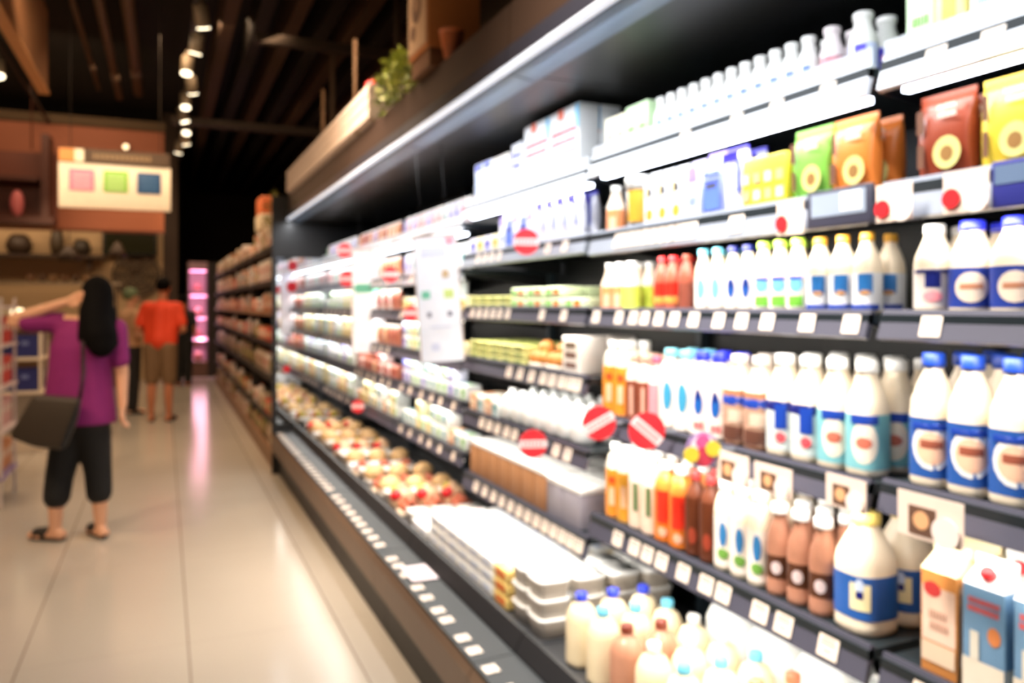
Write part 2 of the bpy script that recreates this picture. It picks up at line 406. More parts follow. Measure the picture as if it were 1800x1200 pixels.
def buns(root, w, d, h, col):
    mb = MB()
    for (x, y, z, s) in ((-.2, -.22, .3, 1), (-.2, .22, .3, .95), (.2, -.22, .3, .9), (.2, .22, .3, 1), (0, 0, .66, .95)):
        mb.ellipsoid((x*d, y*w, z*h), (d*.26*s, w*.26*s, h*.3*s))
    mb.build('buns', col, root)
    MB().loft([(d*.46, w*.46, 0), (d*.5, w*.5, h*.14), (d*.48, w*.48, h*.15)], 20, 3).build('tray', M((235, 228, 215), .4), root)
def bag(root, w, d, h, col, spots=()):
    MB().loft([(d*.40, w*.42, 0), (d*.5, w*.5, h*.12), (d*.49, w*.48, h*.5), (d*.36, w*.38, h*.8), (d*.12, w*.15, h*.93), (d*.16, w*.2, h)], 20, 2.6).build('bag_body', col, root)
    if spots: 
        mb = MB(); ms = []
        for k, m in enumerate(spots):
            ms.append(m); mb.mat(k).ellipsoid((-d*.26+.1*d*k, (-.16+.35*k)*w, h*(.55+.1*k)), (d*.3, w*.3, h*.3))
        mb.build('contents', ms, root)

E = lambda *a: tuple(a)
KINDS = {}
def kind(key, name, desc, cat, w, d, h, fn): KINDS[key] = dict(name=name, desc=desc, cat=cat, w=w, d=d, h=h, fn=fn, proto=None)
oval = ((WHITE, .36, .13, .85, True), (FLESH, .34, .075, .6, True), (REDBR, .35, .025, .5, False))
kind('jug_blue', 'milk_bottle', 'blue label milk bottle, blue cap', 'bottle', .078, .078, .25,
     lambda r: bottle(r, .25, .0365, CREAM, BLUE, M((38, 84, 158), .35), (.08, .52), ((WHITE, .31, .17, .95, True), (FLESH, .30, .12, .75, True), (M((150, 80, 60), .5), .33, .03, .5, False), (BLUE, .46, .025, .9, False)), p=3, capr=.02))
kind('jug_oval', 'milk_bottle', 'oval label milk bottle, blue cap', 'bottle', .075, .075, .168,
     lambda r: bottle(r, .168, .0355, CREAM, M((50, 60, 230), .3), M((40, 62, 150), .35), (.08, .5), ((M((240, 220, 200), .4), .29, .16, .75, True), (M((190, 130, 100), .4), .30, .03, .5, False)), p=2.6, neck=.5))
kind('jug_navy', 'milk_bottle', 'white milk bottle, navy flag label', 'bottle', .066, .07, .168,
     lambda r: bottle(r, .168, .0315, CREAM, WHITE, M((225, 215, 210), .35), (.08, .5), ((NAVY, .4, .10, .4, False), (PINK, .2, .06, .5, True), (NAVY, .48, .02, 1.0, False)), p=3, neck=.5))
kind('jug_bluestrip', 'milk_bottle', 'gold capped milk bottle, blue label', 'bottle', .054, .06, .165,
     lambda r: bottle(r, .165, .0255, CREAM, GOLD, M((225, 228, 235), .35), (.04, .5), ((M((40, 110, 180), .4), .37, .12, .55, False), (TAN, .26, .03, .4, True), (BLUE, .08, .035, 1.1, False)), p=3, neck=.45))
kind('leaf_cyan', 'milk_bottle', 'cyan leaf milk bottle, cyan cap', 'bottle', .05, .055, .165,
     lambda r: bottle(r, .165, .0235, CREAM, M((110, 200, 225), .3), M((240, 232, 226), .35), (.08, .55), ((M((110, 175, 210), .4), .36, .17, .45, True),), neck=.5))
kind('leaf_blue', 'milk_bottle', 'dark leaf milk bottle, blue cap', 'bottle', .05, .055, .165,
     lambda r: bottle(r, .165, .0235, CREAM, NAVY, M((240, 232, 226), .35), (.08, .55), ((M((30, 80, 160), .4), .36, .15, .4, True), (NAVY, .42, .06, .2, True)), neck=.5))
kind('leaf_green', 'milk_bottle', 'small fruit label bottle, green cap', 'bottle', .055, .055, .168,
     lambda r: bottle(r, .168, .026, CREAM, M((180, 225, 80), .3), M((238, 232, 226), .35), (.06, .5), ((M((110, 180, 220), .4), .38, .1, .6, True), (GREEN, .16, .07, .6, False), (VIOLET, .47, .02, .6, False)), neck=.5))
kind('red_choc', 'milkshake_bottle', 'red capped brown shake bottle', 'bottle', .052, .052, .155,
     lambda r: bottle(r, .155, .0245, M((176, 92, 72), .35), RED, M((220, 44, 30), .35), (.28, .52), ((M((238, 150, 70), .4), .2, .06, .9, False),), neck=.42))
kind('choc_plain', 'milkshake_bottle', 'plain brown shake bottle', 'bottle', .05, .052, .155,
     lambda r: bottle(r, .155, .024, M((160, 84, 66), .35), REDBR, M((132, 70, 56), .35), (.05, .5), neck=.42))
kind('peach', 'juice_bottle', 'pale peach juice bottle', 'bottle', .062, .062, .15,
     lambda r: bottle(r, .15, .029, M((246, 222, 200), .35), WHITE, M((236, 150, 96), .35), (.05, .5), ((M((246, 190, 160), .4), .2, .14, .4, False),), p=2.6, neck=.5, shoulder=.66))
kind('lime', 'juice_bottle', 'yellow green labelled juice bottle', 'bottle', .06, .06, .15,
     lambda r: bottle(r, .15, .028, M((246, 240, 224), .35), WHITE, M((224, 240, 96), .35), (.05, .5), p=2.6, neck=.5, shoulder=.66))
kind('orange_tall', 'juice_bottle', 'tall orange juice bottle', 'bottle', .068, .068, .235,
     lambda r: bottle(r, .235, .0315, M((240, 232, 215), .35), WHITE, M((240, 150, 50), .35), (.03, .66), ((M((250, 196, 160), .4), .3, .12, .3, False), (M((236, 76, 40), .4), .52, .05, .35, True)), p=2.8, neck=.5, shoulder=.8))
kind('red_tall', 'juice_bottle', 'tall red orange juice bottle', 'bottle', .068, .068, .235,
     lambda r: bottle(r, .235, .0315, M((240, 232, 215), .35), WHITE, M((238, 92, 44), .35), (.03, .68), ((M((246, 200, 150), .4), .3, .14, .3, False),), p=2.8, neck=.5, shoulder=.8))
kind('gold_tall', 'juice_bottle', 'tall golden juice bottle', 'bottle', .068, .068, .235,
     lambda r: bottle(r, .235, .0315, M((240, 232, 215), .35), WHITE, M((226, 162, 54), .35), (.03, .66), ((M((236, 190, 150), .4), .35, .14, .3, False),), p=2.8, neck=.5, shoulder=.8))
kind('white_green', 'juice_bottle', 'white bottle with green stem print', 'bottle', .068, .068, .235,
     lambda r: bottle(r, .235, .0315, M((240, 232, 220), .35), WHITE, M((236, 208, 186), .35), (.03, .6), ((M((70, 110, 60), .4), .42, .18, .22, False),), p=2.8, neck=.5, shoulder=.8))
kind('redfront', 'juice_bottle', 'orange bottle with red patch', 'bottle', .072, .07, .225,
     lambda r: bottle(r, .225, .034, M((230, 140, 60), .35), WHITE, M((222, 120, 40), .35), (.03, .66), ((M((236, 50, 30), .4), .45, .2, .6, False), (M((240, 180, 150), .4), .14, .06, .4, True)), p=2.8, neck=.5, shoulder=.8))
kind('brown_tall', 'milkshake_bottle', 'tall dark brown drink bottle', 'bottle', .062, .062, .225,
     lambda r: bottle(r, .225, .0295, M((110, 60, 40), .35), M((200, 60, 60), .4), M((90, 44, 24), .35), (.03, .7), ((M((150, 60, 40), .4), .25, .1, .4, True),), neck=.4, shoulder=.76))
kind('brown_smooth', 'milkshake_bottle', 'tall smooth brown bottle, pale cap', 'bottle', .062, .062, .2,
     lambda r: bottle(r, .2, .0295, M((226, 208, 194), .35), M((190, 160, 140), .4), M((134, 70, 50), .35), (.03, .6), ((M((216, 170, 150), .4), .3, .22, .18, False),), neck=.5, shoulder=.78))
kind('pink_tall', 'milkshake_bottle', 'pink strawberry milk bottle', 'bottle', .052, .055, .2,
     lambda r: bottle(r, .2, .0245, M((244, 226, 220), .35), M((226, 90, 120), .4), M((240, 150, 160), .35), (.1, .6), neck=.5))
kind('leaf4_cyan', 'milk_bottle', 'tall bottle with cyan leaf print', 'bottle', .07, .07, .225,
     lambda r: bottle(r, .225, .0335, M((244, 238, 226), .35), M((130, 210, 230), .3), M((242, 230, 220), .35), (.04, .62), ((M((60, 150, 190), .4), .42, .18, .4, True),), p=2.6, neck=.5, shoulder=.78))
kind('leaf4_blue', 'milk_bottle', 'tall bottle with dark leaf print', 'bottle', .07, .07, .225,
     lambda r: bottle(r, .225, .0335, M((244, 238, 226), .35), M((50, 60, 230), .3), M((242, 230, 220), .35), (.04, .62), ((M((26, 90, 170), .4), .4, .14, .35, True), (NAVY, .5, .07, .18, True), (M((240, 120, 120), .4), .14, .04, .4, False)), p=2.6, neck=.5, shoulder=.78))
kind('choc_pic', 'milk_bottle', 'large bottle with chocolate picture', 'bottle', .078, .078, .225,
     lambda r: bottle(r, .225, .0375, M((238, 224, 210), .35), M((226, 214, 206), .35), M((176, 140, 120), .35), (.05, .55), ((BLUE, .50, .05, 1.2, False), (M((90, 56, 44), .4), .14, .08, 1.0, False), (M((206, 180, 160), .4), .33, .07, .5, False)), p=3, neck=.5, lower=(M((176, 122, 92), .35), .62)))
kind('jug_aqua', 'milk_bottle', 'large milk bottle, aqua white label', 'bottle', .078, .078, .235,
     lambda r: bottle(r, .235, .0375, CREAM, WHITE, M((120, 182, 190), .35), (.07, .54), ((M((236, 224, 206), .4), .3, .18, .7, True), (M((200, 110, 90), .4), .3, .05, .4, True), (BLUE, .5, .04, .7, False)), p=3, neck=.5))
kind('jug_fruit', 'milk_bottle', 'large milk bottle, navy fruit label', 'bottle', .078, .078, .235,
     lambda r: bottle(r, .235, .0375, CREAM, WHITE, M((196, 206, 206), .35), (.07, .54), ((NAVY, .5, .05, 1.2, False), (BLUE, .4, .12, .35, False), (M((230, 80, 90), .4), .2, .05, .3, True)), p=3, neck=.5))
kind('jug_teal', 'milk_bottle', 'large milk bottle, teal blue label', 'bottle', .078, .078, .24,
     lambda r: bottle(r, .24, .0375, CREAM, M((110, 190, 225), .3), M((70, 150, 176), .35), (.06, .52), ((M((206, 210, 170), .4), .29, .2, .3, False), (BLUE, .29, .06, .12, True)), p=3, neck=.5))
kind('green_label', 'milk_bottle', 'white bottle, blue green label', 'bottle', .062, .064, .225,
     lambda r: bottle(r, .225, .0295, CREAM, WHITE, M((240, 230, 220), .35), (.06, .6), ((M((50, 120, 180), .4), .42, .14, .35, True), (M((110, 160, 70), .4), .2, .06, .5, True)), p=2.6, neck=.55, shoulder=.8))
kind('choc_small', 'milkshake_bottle', 'chocolate milk bottle, white cap', 'bottle', .066, .066, .21,
     lambda r: bottle(r, .21, .031, M((182, 128, 104), .3), WHITE, M((84, 48, 30), .35), (.2, .45), ((M((220, 200, 200), .4), .32, .07, .4, True),), neck=.45, capr=.02))
kind('big_jug', 'milk_jug', 'big white milk jug, blue label', 'bottle', .118, .11, .245,
     lambda r: bottle(r, .245, .055, CREAM, M((240, 215, 120), .35), M((40, 92, 170), .35), (.14, .5), ((M((236, 226, 180), .4), .33, .11, .35, False), (M((200, 215, 240), .4), .42, .06, .15, True), (NAVY, .35, .03, .12, False)), p=2.8, neck=.46, shoulder=.72))
kind('carton_brown', 'drink_carton', 'brown pink drink carton', 'carton', .075, .075, .235,
     lambda r: carton(r, .074, .074, .235, M((206, 136, 72), .45), ((0, .11, .034, .05, M((232, 200, 180), .45), 'r'), (.012, .155, .018, .014, M((196, 60, 60), .45), 'o'), (0, .1, .02, .02, M((200, 160, 140), .5), 't'), (0, .04, .034, .018, M((222, 196, 170), .45), 'r')), top=M((236, 222, 180), .45), side=((0, .1, .03, .07, M((230, 190, 160), .45)),)))
kind('carton_almond', 'drink_carton', 'blue almond drink carton', 'carton', .078, .075, .235,
     lambda r: carton(r, .077, .074, .235, M((112, 150, 184), .4), ((0, .155, .03, .014, M((232, 92, 84), .45), 't'), (-.02, .11, .012, .016, M((220, 136, 80), .45), 'o'), (0, .03, .038, .03, M((226, 214, 196), .45), 'r'), (.015, .085, .008, .025, M((220, 214, 200), .45), 'r')), cap=RED, top=WHITE, side=((0, .03, .036, .03, M((226, 214, 196), .45)),)))
for nm, desc, col, it in (('bag_green', 'green snack pouch', M((120, 186, 74), .35), GREEN), ('bag_orange', 'orange snack pouch', M((222, 124, 50), .35), ORANGE), ('bag_brown', 'red brown snack pouch', M((140, 58, 34), .35), REDBR), ('bag_yellow', 'yellow snack pouch', M((226, 196, 62), .35), YEL)):
    kind(nm, 'snack_pouch', desc, 'pouch', .115, .06, .165, lambda r, col=col: pouch(r, .112, .058, .165, col, ((-.018, .05, .028, .03, M((214, 206, 130), .4), 'o'), (-.018, .048, .013, .014, M((150, 110, 60), .4), 'o'), (.035, .08, .008, .06, M((110, 70, 50), .5), 't'), (-.02, .125, .02, .014, M((226, 214, 200), .5), 't')), seal=col))
kind('yellow_multi', 'yogurt_multipack', 'yellow drink multipack', 'pack', .15, .06, .125,
     lambda r: flatpack(r, .148, .06, .125, M((234, 208, 60), .4), tuple((-.055+.037*i, .035+.04*j, .012, .012, M((206, 170, 130) if (i+j) % 2 else (236, 226, 190), .45), 'r') for i in range(4) for j in range(2))))
kind('gold_carton', 'drink_carton', 'white carton with gold disc', 'carton', .058, .058, .16,
     lambda r: carton(r, .056, .056, .16, M((226, 228, 236), .4), ((0, .035, .018, .018, GOLD, 'o'), (0, .1, .012, .012, M((50, 56, 70), .4), 'r'), (.012, .1, .006, .02, M((240, 214, 150), .4), 'r'))))
kind('gold_tub', 'drink_tub', 'round tub with gold label', 'tub', .1, .1, .165, lambda r: tub(r, .165, .048, M((190, 192, 200), .4), WHITE, GOLD, .25))
kind('bluebag', 'milk_bag', 'white bag with blue print', 'bag', .062, .05, .16,
     lambda r: carton(r, .06, .05, .16, M((222, 226, 240), .4), ((.0, .05, .02, .012, M((70, 110, 220), .4), 't'), (0, .12, .02, .02, LILAC, 'r')), gable=True, top=M((200, 195, 225), .4)))
kind('blueword', 'milk_bag', 'tall bag with bold blue print', 'bag', .075, .05, .168,
     lambda r: pouch(r, .073, .045, .168, M((170, 180, 236), .4), ((0, .1, .033, .02, M((50, 80, 210), .4), 't'), (0, .05, .033, .03, M((90, 120, 225), .4), 'r'), (0, .08, .02, .006, TEXT, 'r')), seal=LILAC))
kind('violet', 'milk_bag', 'white pouch with violet top', 'bag', .08, .05, .168,
     lambda r: pouch(r, .078, .05, .168, M((232, 234, 248), .4), ((0, .14, .03, .012, VIOLET, 'r'), (-.03, .09, .006, .04, M((60, 80, 190), .4), 'r')), seal=VIOLET))
kind('shot', 'yogurt_drink', 'small white yogurt bottle, blue print', 'bottle', .05, .05, .13, lambda r: bottle(r, .13, .0225, WHITE, WHITE, WHITE, (.1, .6), ((M((90, 120, 230), .4), .38, .1, .4, False), (M((240, 190, 150), .4), .2, .05, .35, True)), neck=.6))
kind('shot_navy', 'yogurt_drink', 'small white bottle, indigo label', 'bottle', .06, .06, .135, lambda r: bottle(r, .135, .028, WHITE, WHITE, M((200, 210, 245), .35), (.12, .5), ((M((56, 40, 200), .4), .32, .16, .4, False), (M((240, 170, 170), .4), .32, .05, .15, True)), neck=.6))
kind('shot_red', 'yogurt_drink', 'small white bottle, dark red label', 'bottle', .055, .055, .13, lambda r: bottle(r, .13, .025, M((236, 226, 228), .35), M((230, 220, 222), .35), M((190, 130, 140), .35), (.12, .5), neck=.6))
kind('shot_sky', 'yogurt_drink', 'small white bottle, sky label', 'bottle', .06, .06, .14, lambda r: bottle(r, .14, .028, WHITE, WHITE, M((150, 195, 235), .35), (.14, .55), ((M((50, 130, 210), .4), .25, .07, .5, True),), neck=.6))
kind('green_box', 'yogurt_carton', 'pale green yogurt carton', 'carton', .06, .06, .135, lambda r: carton(r, .058, .058, .135, M((206, 236, 190), .4), ((0, .05, .02, .025, GREEN, 't'),), gable=False))
kind('pale_box', 'yogurt_carton', 'pale yellow yogurt carton', 'carton', .06, .06, .125, lambda r: carton(r, .058, .058, .125, M((244, 238, 206), .4), ((0, .05, .02, .025, M((200, 206, 110), .4), 't'),), gable=False))
kind('yellow_box', 'yogurt_carton', 'yellow splash yogurt carton', 'carton', .06, .06, .145, lambda r: carton(r, .058, .058, .145, M((246, 236, 150), .4), ((0, .07, .014, .05, M((240, 190, 60), .4), 'r'),), gable=False))
kind('white_box', 'yogurt_carton', 'white yogurt carton', 'carton', .08, .07, .15, lambda r: carton(r, .078, .068, .15, M((232, 230, 226), .4), ((0, .05, .03, .02, M((150, 200, 190), .4), 't'),), gable=False))
kind('blue_top_box', 'milk_carton', 'white carton with blue top', 'carton', .1, .07, .185, lambda r: carton(r, .098, .068, .185, M((226, 232, 250), .4), ((0, .165, .04, .014, M((80, 90, 220), .4), 'r'), (.02, .09, .014, .04, M((170, 195, 240), .4), 'r'), (0, .03, .03, .012, M((240, 170, 160), .4), 't')), gable=False))
kind('peach_box', 'milk_carton', 'white carton with peach print', 'carton', .09, .07, .18, lambda r: carton(r, .088, .068, .18, M((246, 240, 232), .4), ((0, .11, .02, .04, M((240, 200, 120), .4), 'o'), (0, .03, .03, .01, M((230, 140, 140), .4), 't')), gable=False))
kind('violet_box', 'milk_carton', 'white carton with indigo letters', 'carton', .1, .07, .2, lambda r: carton(r, .098, .068, .2, M((236, 238, 250), .4), ((0, .13, .046, .04, M((60, 60, 215), .4), 't'), (-.01, .045, .012, .012, RED, 'o'), (.02, .045, .012, .012, ORANGE, 'o')), gable=False))
kind('letter_box', 'milk_carton', 'large white carton, red lettering', 'carton', .225, .08, .245, lambda r: carton(r, .223, .078, .245, M((244, 246, 252), .4), ((.0, .145, .105, .032, M((220, 30, 60), .4), 't'), (.0, .09, .10, .006, M((225, 60, 80), .4), 'r'), (-.099, .2, .012, .04, M((80, 180, 225), .4), 'r'), (.02, .225, .02, .018, M((236, 100, 60), .4), 'r')), gable=False))
kind('greenflat', 'cheese_pack', 'flat olive green cheese pack', 'pack', .11, .1, .025, lambda r: flatpack(r, .107, .1, .024, M((206, 206, 130), .4), ((0, .012, .03, .006, M((120, 140, 60), .4), 'r'),), top=((0, 0, .03, .03, M((150, 170, 80), .4)),)))
kind('limeflat', 'cheese_pack', 'white lime green cheese box', 'box', .13, .1, .04, lambda r: flatpack(r, .127, .1, .039, M((226, 240, 200), .4), ((.03, .02, .02, .012, M((150, 215, 110), .4), 'r'), (-.03, .02, .02, .01, ORANGE, 'r'))))
kind('whitepack', 'yogurt_pack', 'white bagged yogurt pack', 'pack', .1, .09, .13, lambda r: bag(r, .098, .088, .13, M((236, 240, 240), .3)))
kind('browntray', 'bread_box', 'brown box with white top', 'box', .11, .12, .15, lambda r: (MB().bbox(-.058, .058, -.053, .053, 0, .128, .003).build('box_body', M((170, 122, 84), .5), r), MB().bbox(-.06, .06, -.055, .055, .1285, .15, .004).build('lid', WHITE, r)))
kind('greybox', 'cream_box', 'grey box with white top', 'box', .13, .12, .14, lambda r: (MB().bbox(-.058, .058, -.063, .063, 0, .118, .003).build('box_body', M((150, 146, 158), .5), r), MB().bbox(-.06, .06, -.065, .065, .1185, .14, .004).build('lid', WHITE, r)))
kind('bunpack', 'bun_pack', 'tray of golden brown buns', 'bread', .15, .13, .11, lambda r: buns(r, .148, .13, .11, M((196, 130, 62), .5)))
kind('linepack', 'bread_pack', 'white pack with brown stripes', 'pack', .13, .11, .13, lambda r: flatpack(r, .128, .11, .13, M((240, 232, 224), .4), ((0, .03, .04, .01, M((120, 90, 80), .5), 'r'), (0, .065, .04, .01, M((120, 90, 80), .5), 'r'), (0, .1, .04, .01, M((120, 100, 80), .5), 'r'))))
for i, (a, bcol, nm) in enumerate((((235, 240, 240), (90, 160, 170), 'white teal'), ((240, 225, 225), (190, 60, 90), 'white crimson'), ((216, 216, 236), (70, 70, 190), 'lilac blue'), ((238, 230, 190), (200, 170, 70), 'cream yellow'), ((190, 120, 100), (150, 40, 40), 'reddish brown'), ((226, 236, 240), (130, 190, 110), 'white green'), ((214, 150, 110), (240, 225, 200), 'tan cream'))):
    kind('mix%d' % i, 'yogurt_cup_pack', nm+' cup pack', 'pack', .085, .08, .075, lambda r, a=a, bcol=bcol: flatpack(r, .082, .08, .075, M(a, .4), ((0, .04, .024, .016, M(bcol, .4), 'r'), (0, .012, .03, .006, M(bcol, .4), 't')), top=((0, 0, .02, .025, M(bcol, .4)),)))
    kind('tallmix%d' % i, 'dessert_pouch', nm+' dessert pouch', 'pouch', .085, .05, .13, lambda r, a=a, bcol=bcol: pouch(r, .082, .048, .13, M(a, .4), ((0, .06, .02, .025, M(bcol, .4), 'o'), (0, .1, .025, .01, M(bcol, .4), 't'))))
# deck goods
def jugcream(capm): return lambda r: bottle(r, .21, .045, M((240, 222, 186), .3), capm, None, p=2.4, neck=.36, shoulder=.78, capr=.018)
kind('deck_blue', 'milk_bottle', 'cream milk bottle, dark blue cap', 'bottle', .12, .097, .21, jugcream(M((50, 70, 215), .3)))
kind('deck_cyan', 'milk_bottle', 'cream milk bottle, sky blue cap', 'bottle', .12, .097, .21, jugcream(M((110, 195, 225), .3)))
kind('deck_orange', 'milk_bottle', 'cream milk bottle, coral cap', 'bottle', .12, .097, .21, jugcream(M((240, 120, 90), .3)))
kind('deck_plain', 'milk_bottle', 'cream milk bottle, white cap', 'bottle', .12, .097, .21, jugcream(WHITE))
kind('deck_brown', 'milk_bottle', 'brown milk bottle, brown cap', 'bottle', .12, .097, .21, lambda r: bottle(r, .21, .045, M((190, 136, 110), .3), M((120, 54, 40), .3), None, p=2.4, neck=.36, shoulder=.78, capr=.018))
kind('deck_white', 'yogurt_pack', 'bulky white milk bag', 'bag', .17, .16, .235, lambda r: (MB().loft([(.07, .075, 0), (.078, .083, .02), (.078, .083, .19), (.066, .07, .222), (.03, .035, .228)], 24, 4).build('bag_body', M((246, 250, 250), .25), r), MB().box(-.003, .003, -.06, .06, .226, .234).build('seal', WHITE, r)))
kind('deck_stack', 'yogurt_box', 'flat white yogurt box', 'box', .12, .13, .045, lambda r: flatpack(r, .118, .128, .044, M((246, 248, 250), .4), ((0, .022, .04, .012, M((190, 205, 235), .5), 't'),), top=((-.02, 0, .012, .03, M((200, 210, 235), .4)), (.02, .02, .008, .02, M((236, 190, 200), .4)))))
kind('deck_yellow', 'butter_box', 'flat yellow butter box', 'box', .12, .13, .045, lambda r: flatpack(r, .118, .128, .044, M((246, 214, 130), .4), ((0, .022, .04, .012, M((226, 120, 60), .5), 'r'),), top=((0, 0, .03, .04, M((250, 236, 190), .4)),)))
kind('deck_tray', 'cheese_tray', 'shallow grey sided white tray', 'tray', .12, .12, .06, lambda r: (MB().loft([(.05, .05, 0), (.058, .058, .05), (.058, .058, .052)], 20, 5).build('tray_body', M((206, 196, 184), .4), r), MB().loft([(.06, .06, .052), (.06, .06, .06)], 20, 5).build('film_lid', M((246, 246, 244), .3), r)))
kind('deck_fruit', 'fruit_bag', 'bagged fruit with red apple', 'fruit', .13, .13, .12, lambda r: bag(r, .128, .13, .12, M((232, 196, 160), .4), (M((214, 30, 40), .4), M((190, 170, 60), .4))))
kind('deck_bread', 'bread_loaf', 'plump beige bread loaf', 'bread', .14, .14, .11, lambda r: (MB().ellipsoid((0, 0, .055), (.065, .066, .055)).build('loaf', M((214, 178, 128), .55), r), MB().loft([(.05, .05, 0), (.06, .06, .02)], 20, 4).build('paper_tray', WHITE, r)))
kind('deck_salami', 'sausage_pack', 'brown sausage pack', 'sausage', .13, .13, .09, lambda r: (MB().capsule((-.03, -.042, .035), (-.03, .042, .035), .022, .022).capsule((.02, -.042, .035), (.02, .042, .035), .022, .022).capsule((-.005, -.042, .06), (-.005, .042, .06), .022, .022).build('sausages', M((176, 90, 62), .45), r), MB().bbox(-.06, .06, -.06, .06, 0, .014, .004).build('tray', CREAM, r)))

# warm aisle boxes
for i, (a, bcol, nm) in enumerate((((224, 140, 100), (244, 230, 210), 'orange cream'), ((214, 70, 44), (236, 200, 160), 'bright red'), ((206, 184, 156), (150, 100, 70), 'tan brown'), ((232, 220, 206), (190, 90, 70), 'cream red'), ((120, 116, 66), (200, 170, 110), 'olive gold'), ((176, 130, 100), (120, 150, 80), 'rust green'), ((230, 180, 150), (120, 170, 190), 'orange teal'))):
    kind('warm%d' % i, 'cracker_box', nm+' cracker box', 'box', .2, .12, .22, lambda r, a=a, bcol=bcol: flatpack(r, .19, .12, .22, M(a, .5), ((0, .13, .06, .05, M(bcol, .5), 'o'), (0, .04, .07, .02, M(bcol, .5), 't'))))
    kind('warmbag%d' % i, 'crisp_bag', nm+' crisp bag', 'bag', .2, .1, .2, lambda r, a=a, bcol=bcol: pouch(r, .19, .1, .2, M(a, .4), ((0, .11, .06, .04, M(bcol, .5), 'o'), (0, .05, .05, .015, M(bcol, .5), 't')), seal=M(bcol, .5)))
    kind('warmlow%d' % i, 'biscuit_pack', nm+' biscuit pack', 'pack', .2, .12, .13, lambda r, a=a, bcol=bcol: flatpack(r, .19, .12, .13, M(a, .5), ((0, .07, .06, .03, M(bcol, .5), 'r'),)))

COUNT = {}
def place(key, x, y, z, where, group=None, rank=0, rot=0, stack=0):
    k = KINDS[key]
    c = COUNT.setdefault((k['desc'], where, rank, stack), 0)+1; COUNT[(k['desc'], where, rank, stack)] = c
    rk = ORD[rank+1]+' row'
    extra = (', %s %s' % (rk, ['back', 'atop', 'topmost'][stack]) if rank else [', at base', ' atop', ' topmost'][stack] if stack else '')
    label = '%s, %s from right%s, %s' % (k['desc'], ordn(c), extra, where)
    if k['proto'] is None:
        o = thing(k['name'], label, k['cat'], (x, y, z), rot)
        k['fn'](o)
        # KIDS for the copies
        for ch in [q for q in NEWOBJ(o)]: KIDS.setdefault(ch.parent.name, []).append(ch)
        k['proto'] = o
    else:
        o = copy_tree(k['proto'])
    o.location = (x, y, z); o.rotation_euler = (0, 0, rot); o['label'] = label
    o['group'] = group or (k['desc'].replace(',', '')+'s')
    n = len(label.split())
    if n > 16: print('LABEL LENGTH', n, label)
    return o
def NEWOBJ(root):
    out = []
    for o in C.objects:
        p = o.parent
        if p is not None and (p == root or p.parent == root): out.append(o)
    return out
SHN = ['top shelf', 'second shelf', 'third shelf', 'fourth shelf', 'fifth shelf', 'sixth shelf']
ROWS = []
def row(bay, shelf, px0, px1, keys, ranks=1, n=None, stack=1): ROWS.append((bay, shelf, px0, px1, keys, ranks, n, stack))
def fill_rows():
    """goods side by side from the near (right) end px1 to the far end px0, one stretch after the other"""
    x0 = XF+.04; cursor = {}
    for bay, shelf, px0, px1, keys, ranks, n, stack in sorted(ROWS, key=lambda q: (q[0], q[1], -q[3])):
        keys = keys if isinstance(keys, (list, tuple)) else [keys]
        ya, yb = Yat(px1, x0), Yat(px0, x0); gap = .002
        ya = max(ya, BAYS[bay][0]+.035, cursor.get((bay, shelf), 0)); yb = min(yb, BAYS[bay][1]-.008)
        zt = SH[bay][shelf][1]-.006
        avg = sum(KINDS[k]['w']+gap for k in keys)/len(keys)
        if n is None: n = max(1, int((yb-ya+gap)/avg+.45))
        ws = [KINDS[keys[i % len(keys)]]['w'] for i in range(n)]
        sp = max(.0012, ((yb-ya)-sum(ws))/n); y = ya
        for i in range(n):
            kk = keys[i % len(keys)]; kd = KINDS[kk]
            if y+sp+kd['w'] > BAYS[bay][1]-.004: break
            yc = y+sp/2+kd['w']/2; y += sp+kd['w']; x = x0+kd['d']/2
            for q in range(ranks):
                if x+kd['d']/2 > XB-.01: break
                for s in range(stack): place(kk, x, yc, zt+.0005+s*(kd['h']+.002), '%s, %s' % (SHN[shelf], BAYN[bay]), rank=q, stack=s)
                x += kd['d']+.006
        cursor[(bay, shelf)] = y

# bay 0 (nearest): px > 1530; bay 1: 1030-1530
row(0, 0, 1548, 1596, 'shot_sky', 2); row(0, 0, 1600, 1645, 'green_box', 2); row(0, 0, 1648, 1695, 'yellow_box', 2); row(0, 0, 1700, 1990, 'white_box', 2)
row(1, 0, 1470, 1528, 'shot_navy', 2); row(1, 0, 1425, 1468, 'shot_red', 2); row(1, 0, 1142, 1422, 'shot', 2)
row(1, 0, 1100, 1138, 'green_box', 2); row(1, 0, 1042, 1098, 'pale_box', 2)
row(0, 1, 1592, 1700, 'bag_brown', 2, n=2); row(0, 1, 1703, 1990, 'bag_yellow', 2); row(0, 1, 1548, 1590, 'bag_orange', 2, n=1)
row(1, 1, 1470, 1528, 'bag_orange', 2, n=1); row(1, 1, 1388, 1468, 'bag_green', 2, n=1); row(1, 1, 1312, 1385, 'yellow_multi', 2, n=1)
row(1, 1, 1278, 1310, 'violet', 2, n=1); row(1, 1, 1240, 1276, 'blueword', 2, n=1); row(1, 1, 1202, 1238, 'bluebag', 2, n=1)
row(1, 1, 1130, 1200, 'gold_carton', 2, n=3); row(1, 1, 1080, 1128, 'gold_tub', 2, n=1); row(1, 1, 1036, 1078, 'peach', 1, n=2)
row(0, 2, 1650, 1990, 'jug_oval', 2); row(0, 2, 1548, 1648, 'jug_navy', 2, n=3)
row(1, 2, 1405, 1528, 'jug_bluestrip', 2); row(1, 2, 1325, 1403, 'leaf_green', 2); row(1, 2, 1262, 1323, 'leaf_blue', 2); row(1, 2, 1210, 1260, 'leaf_cyan', 2)
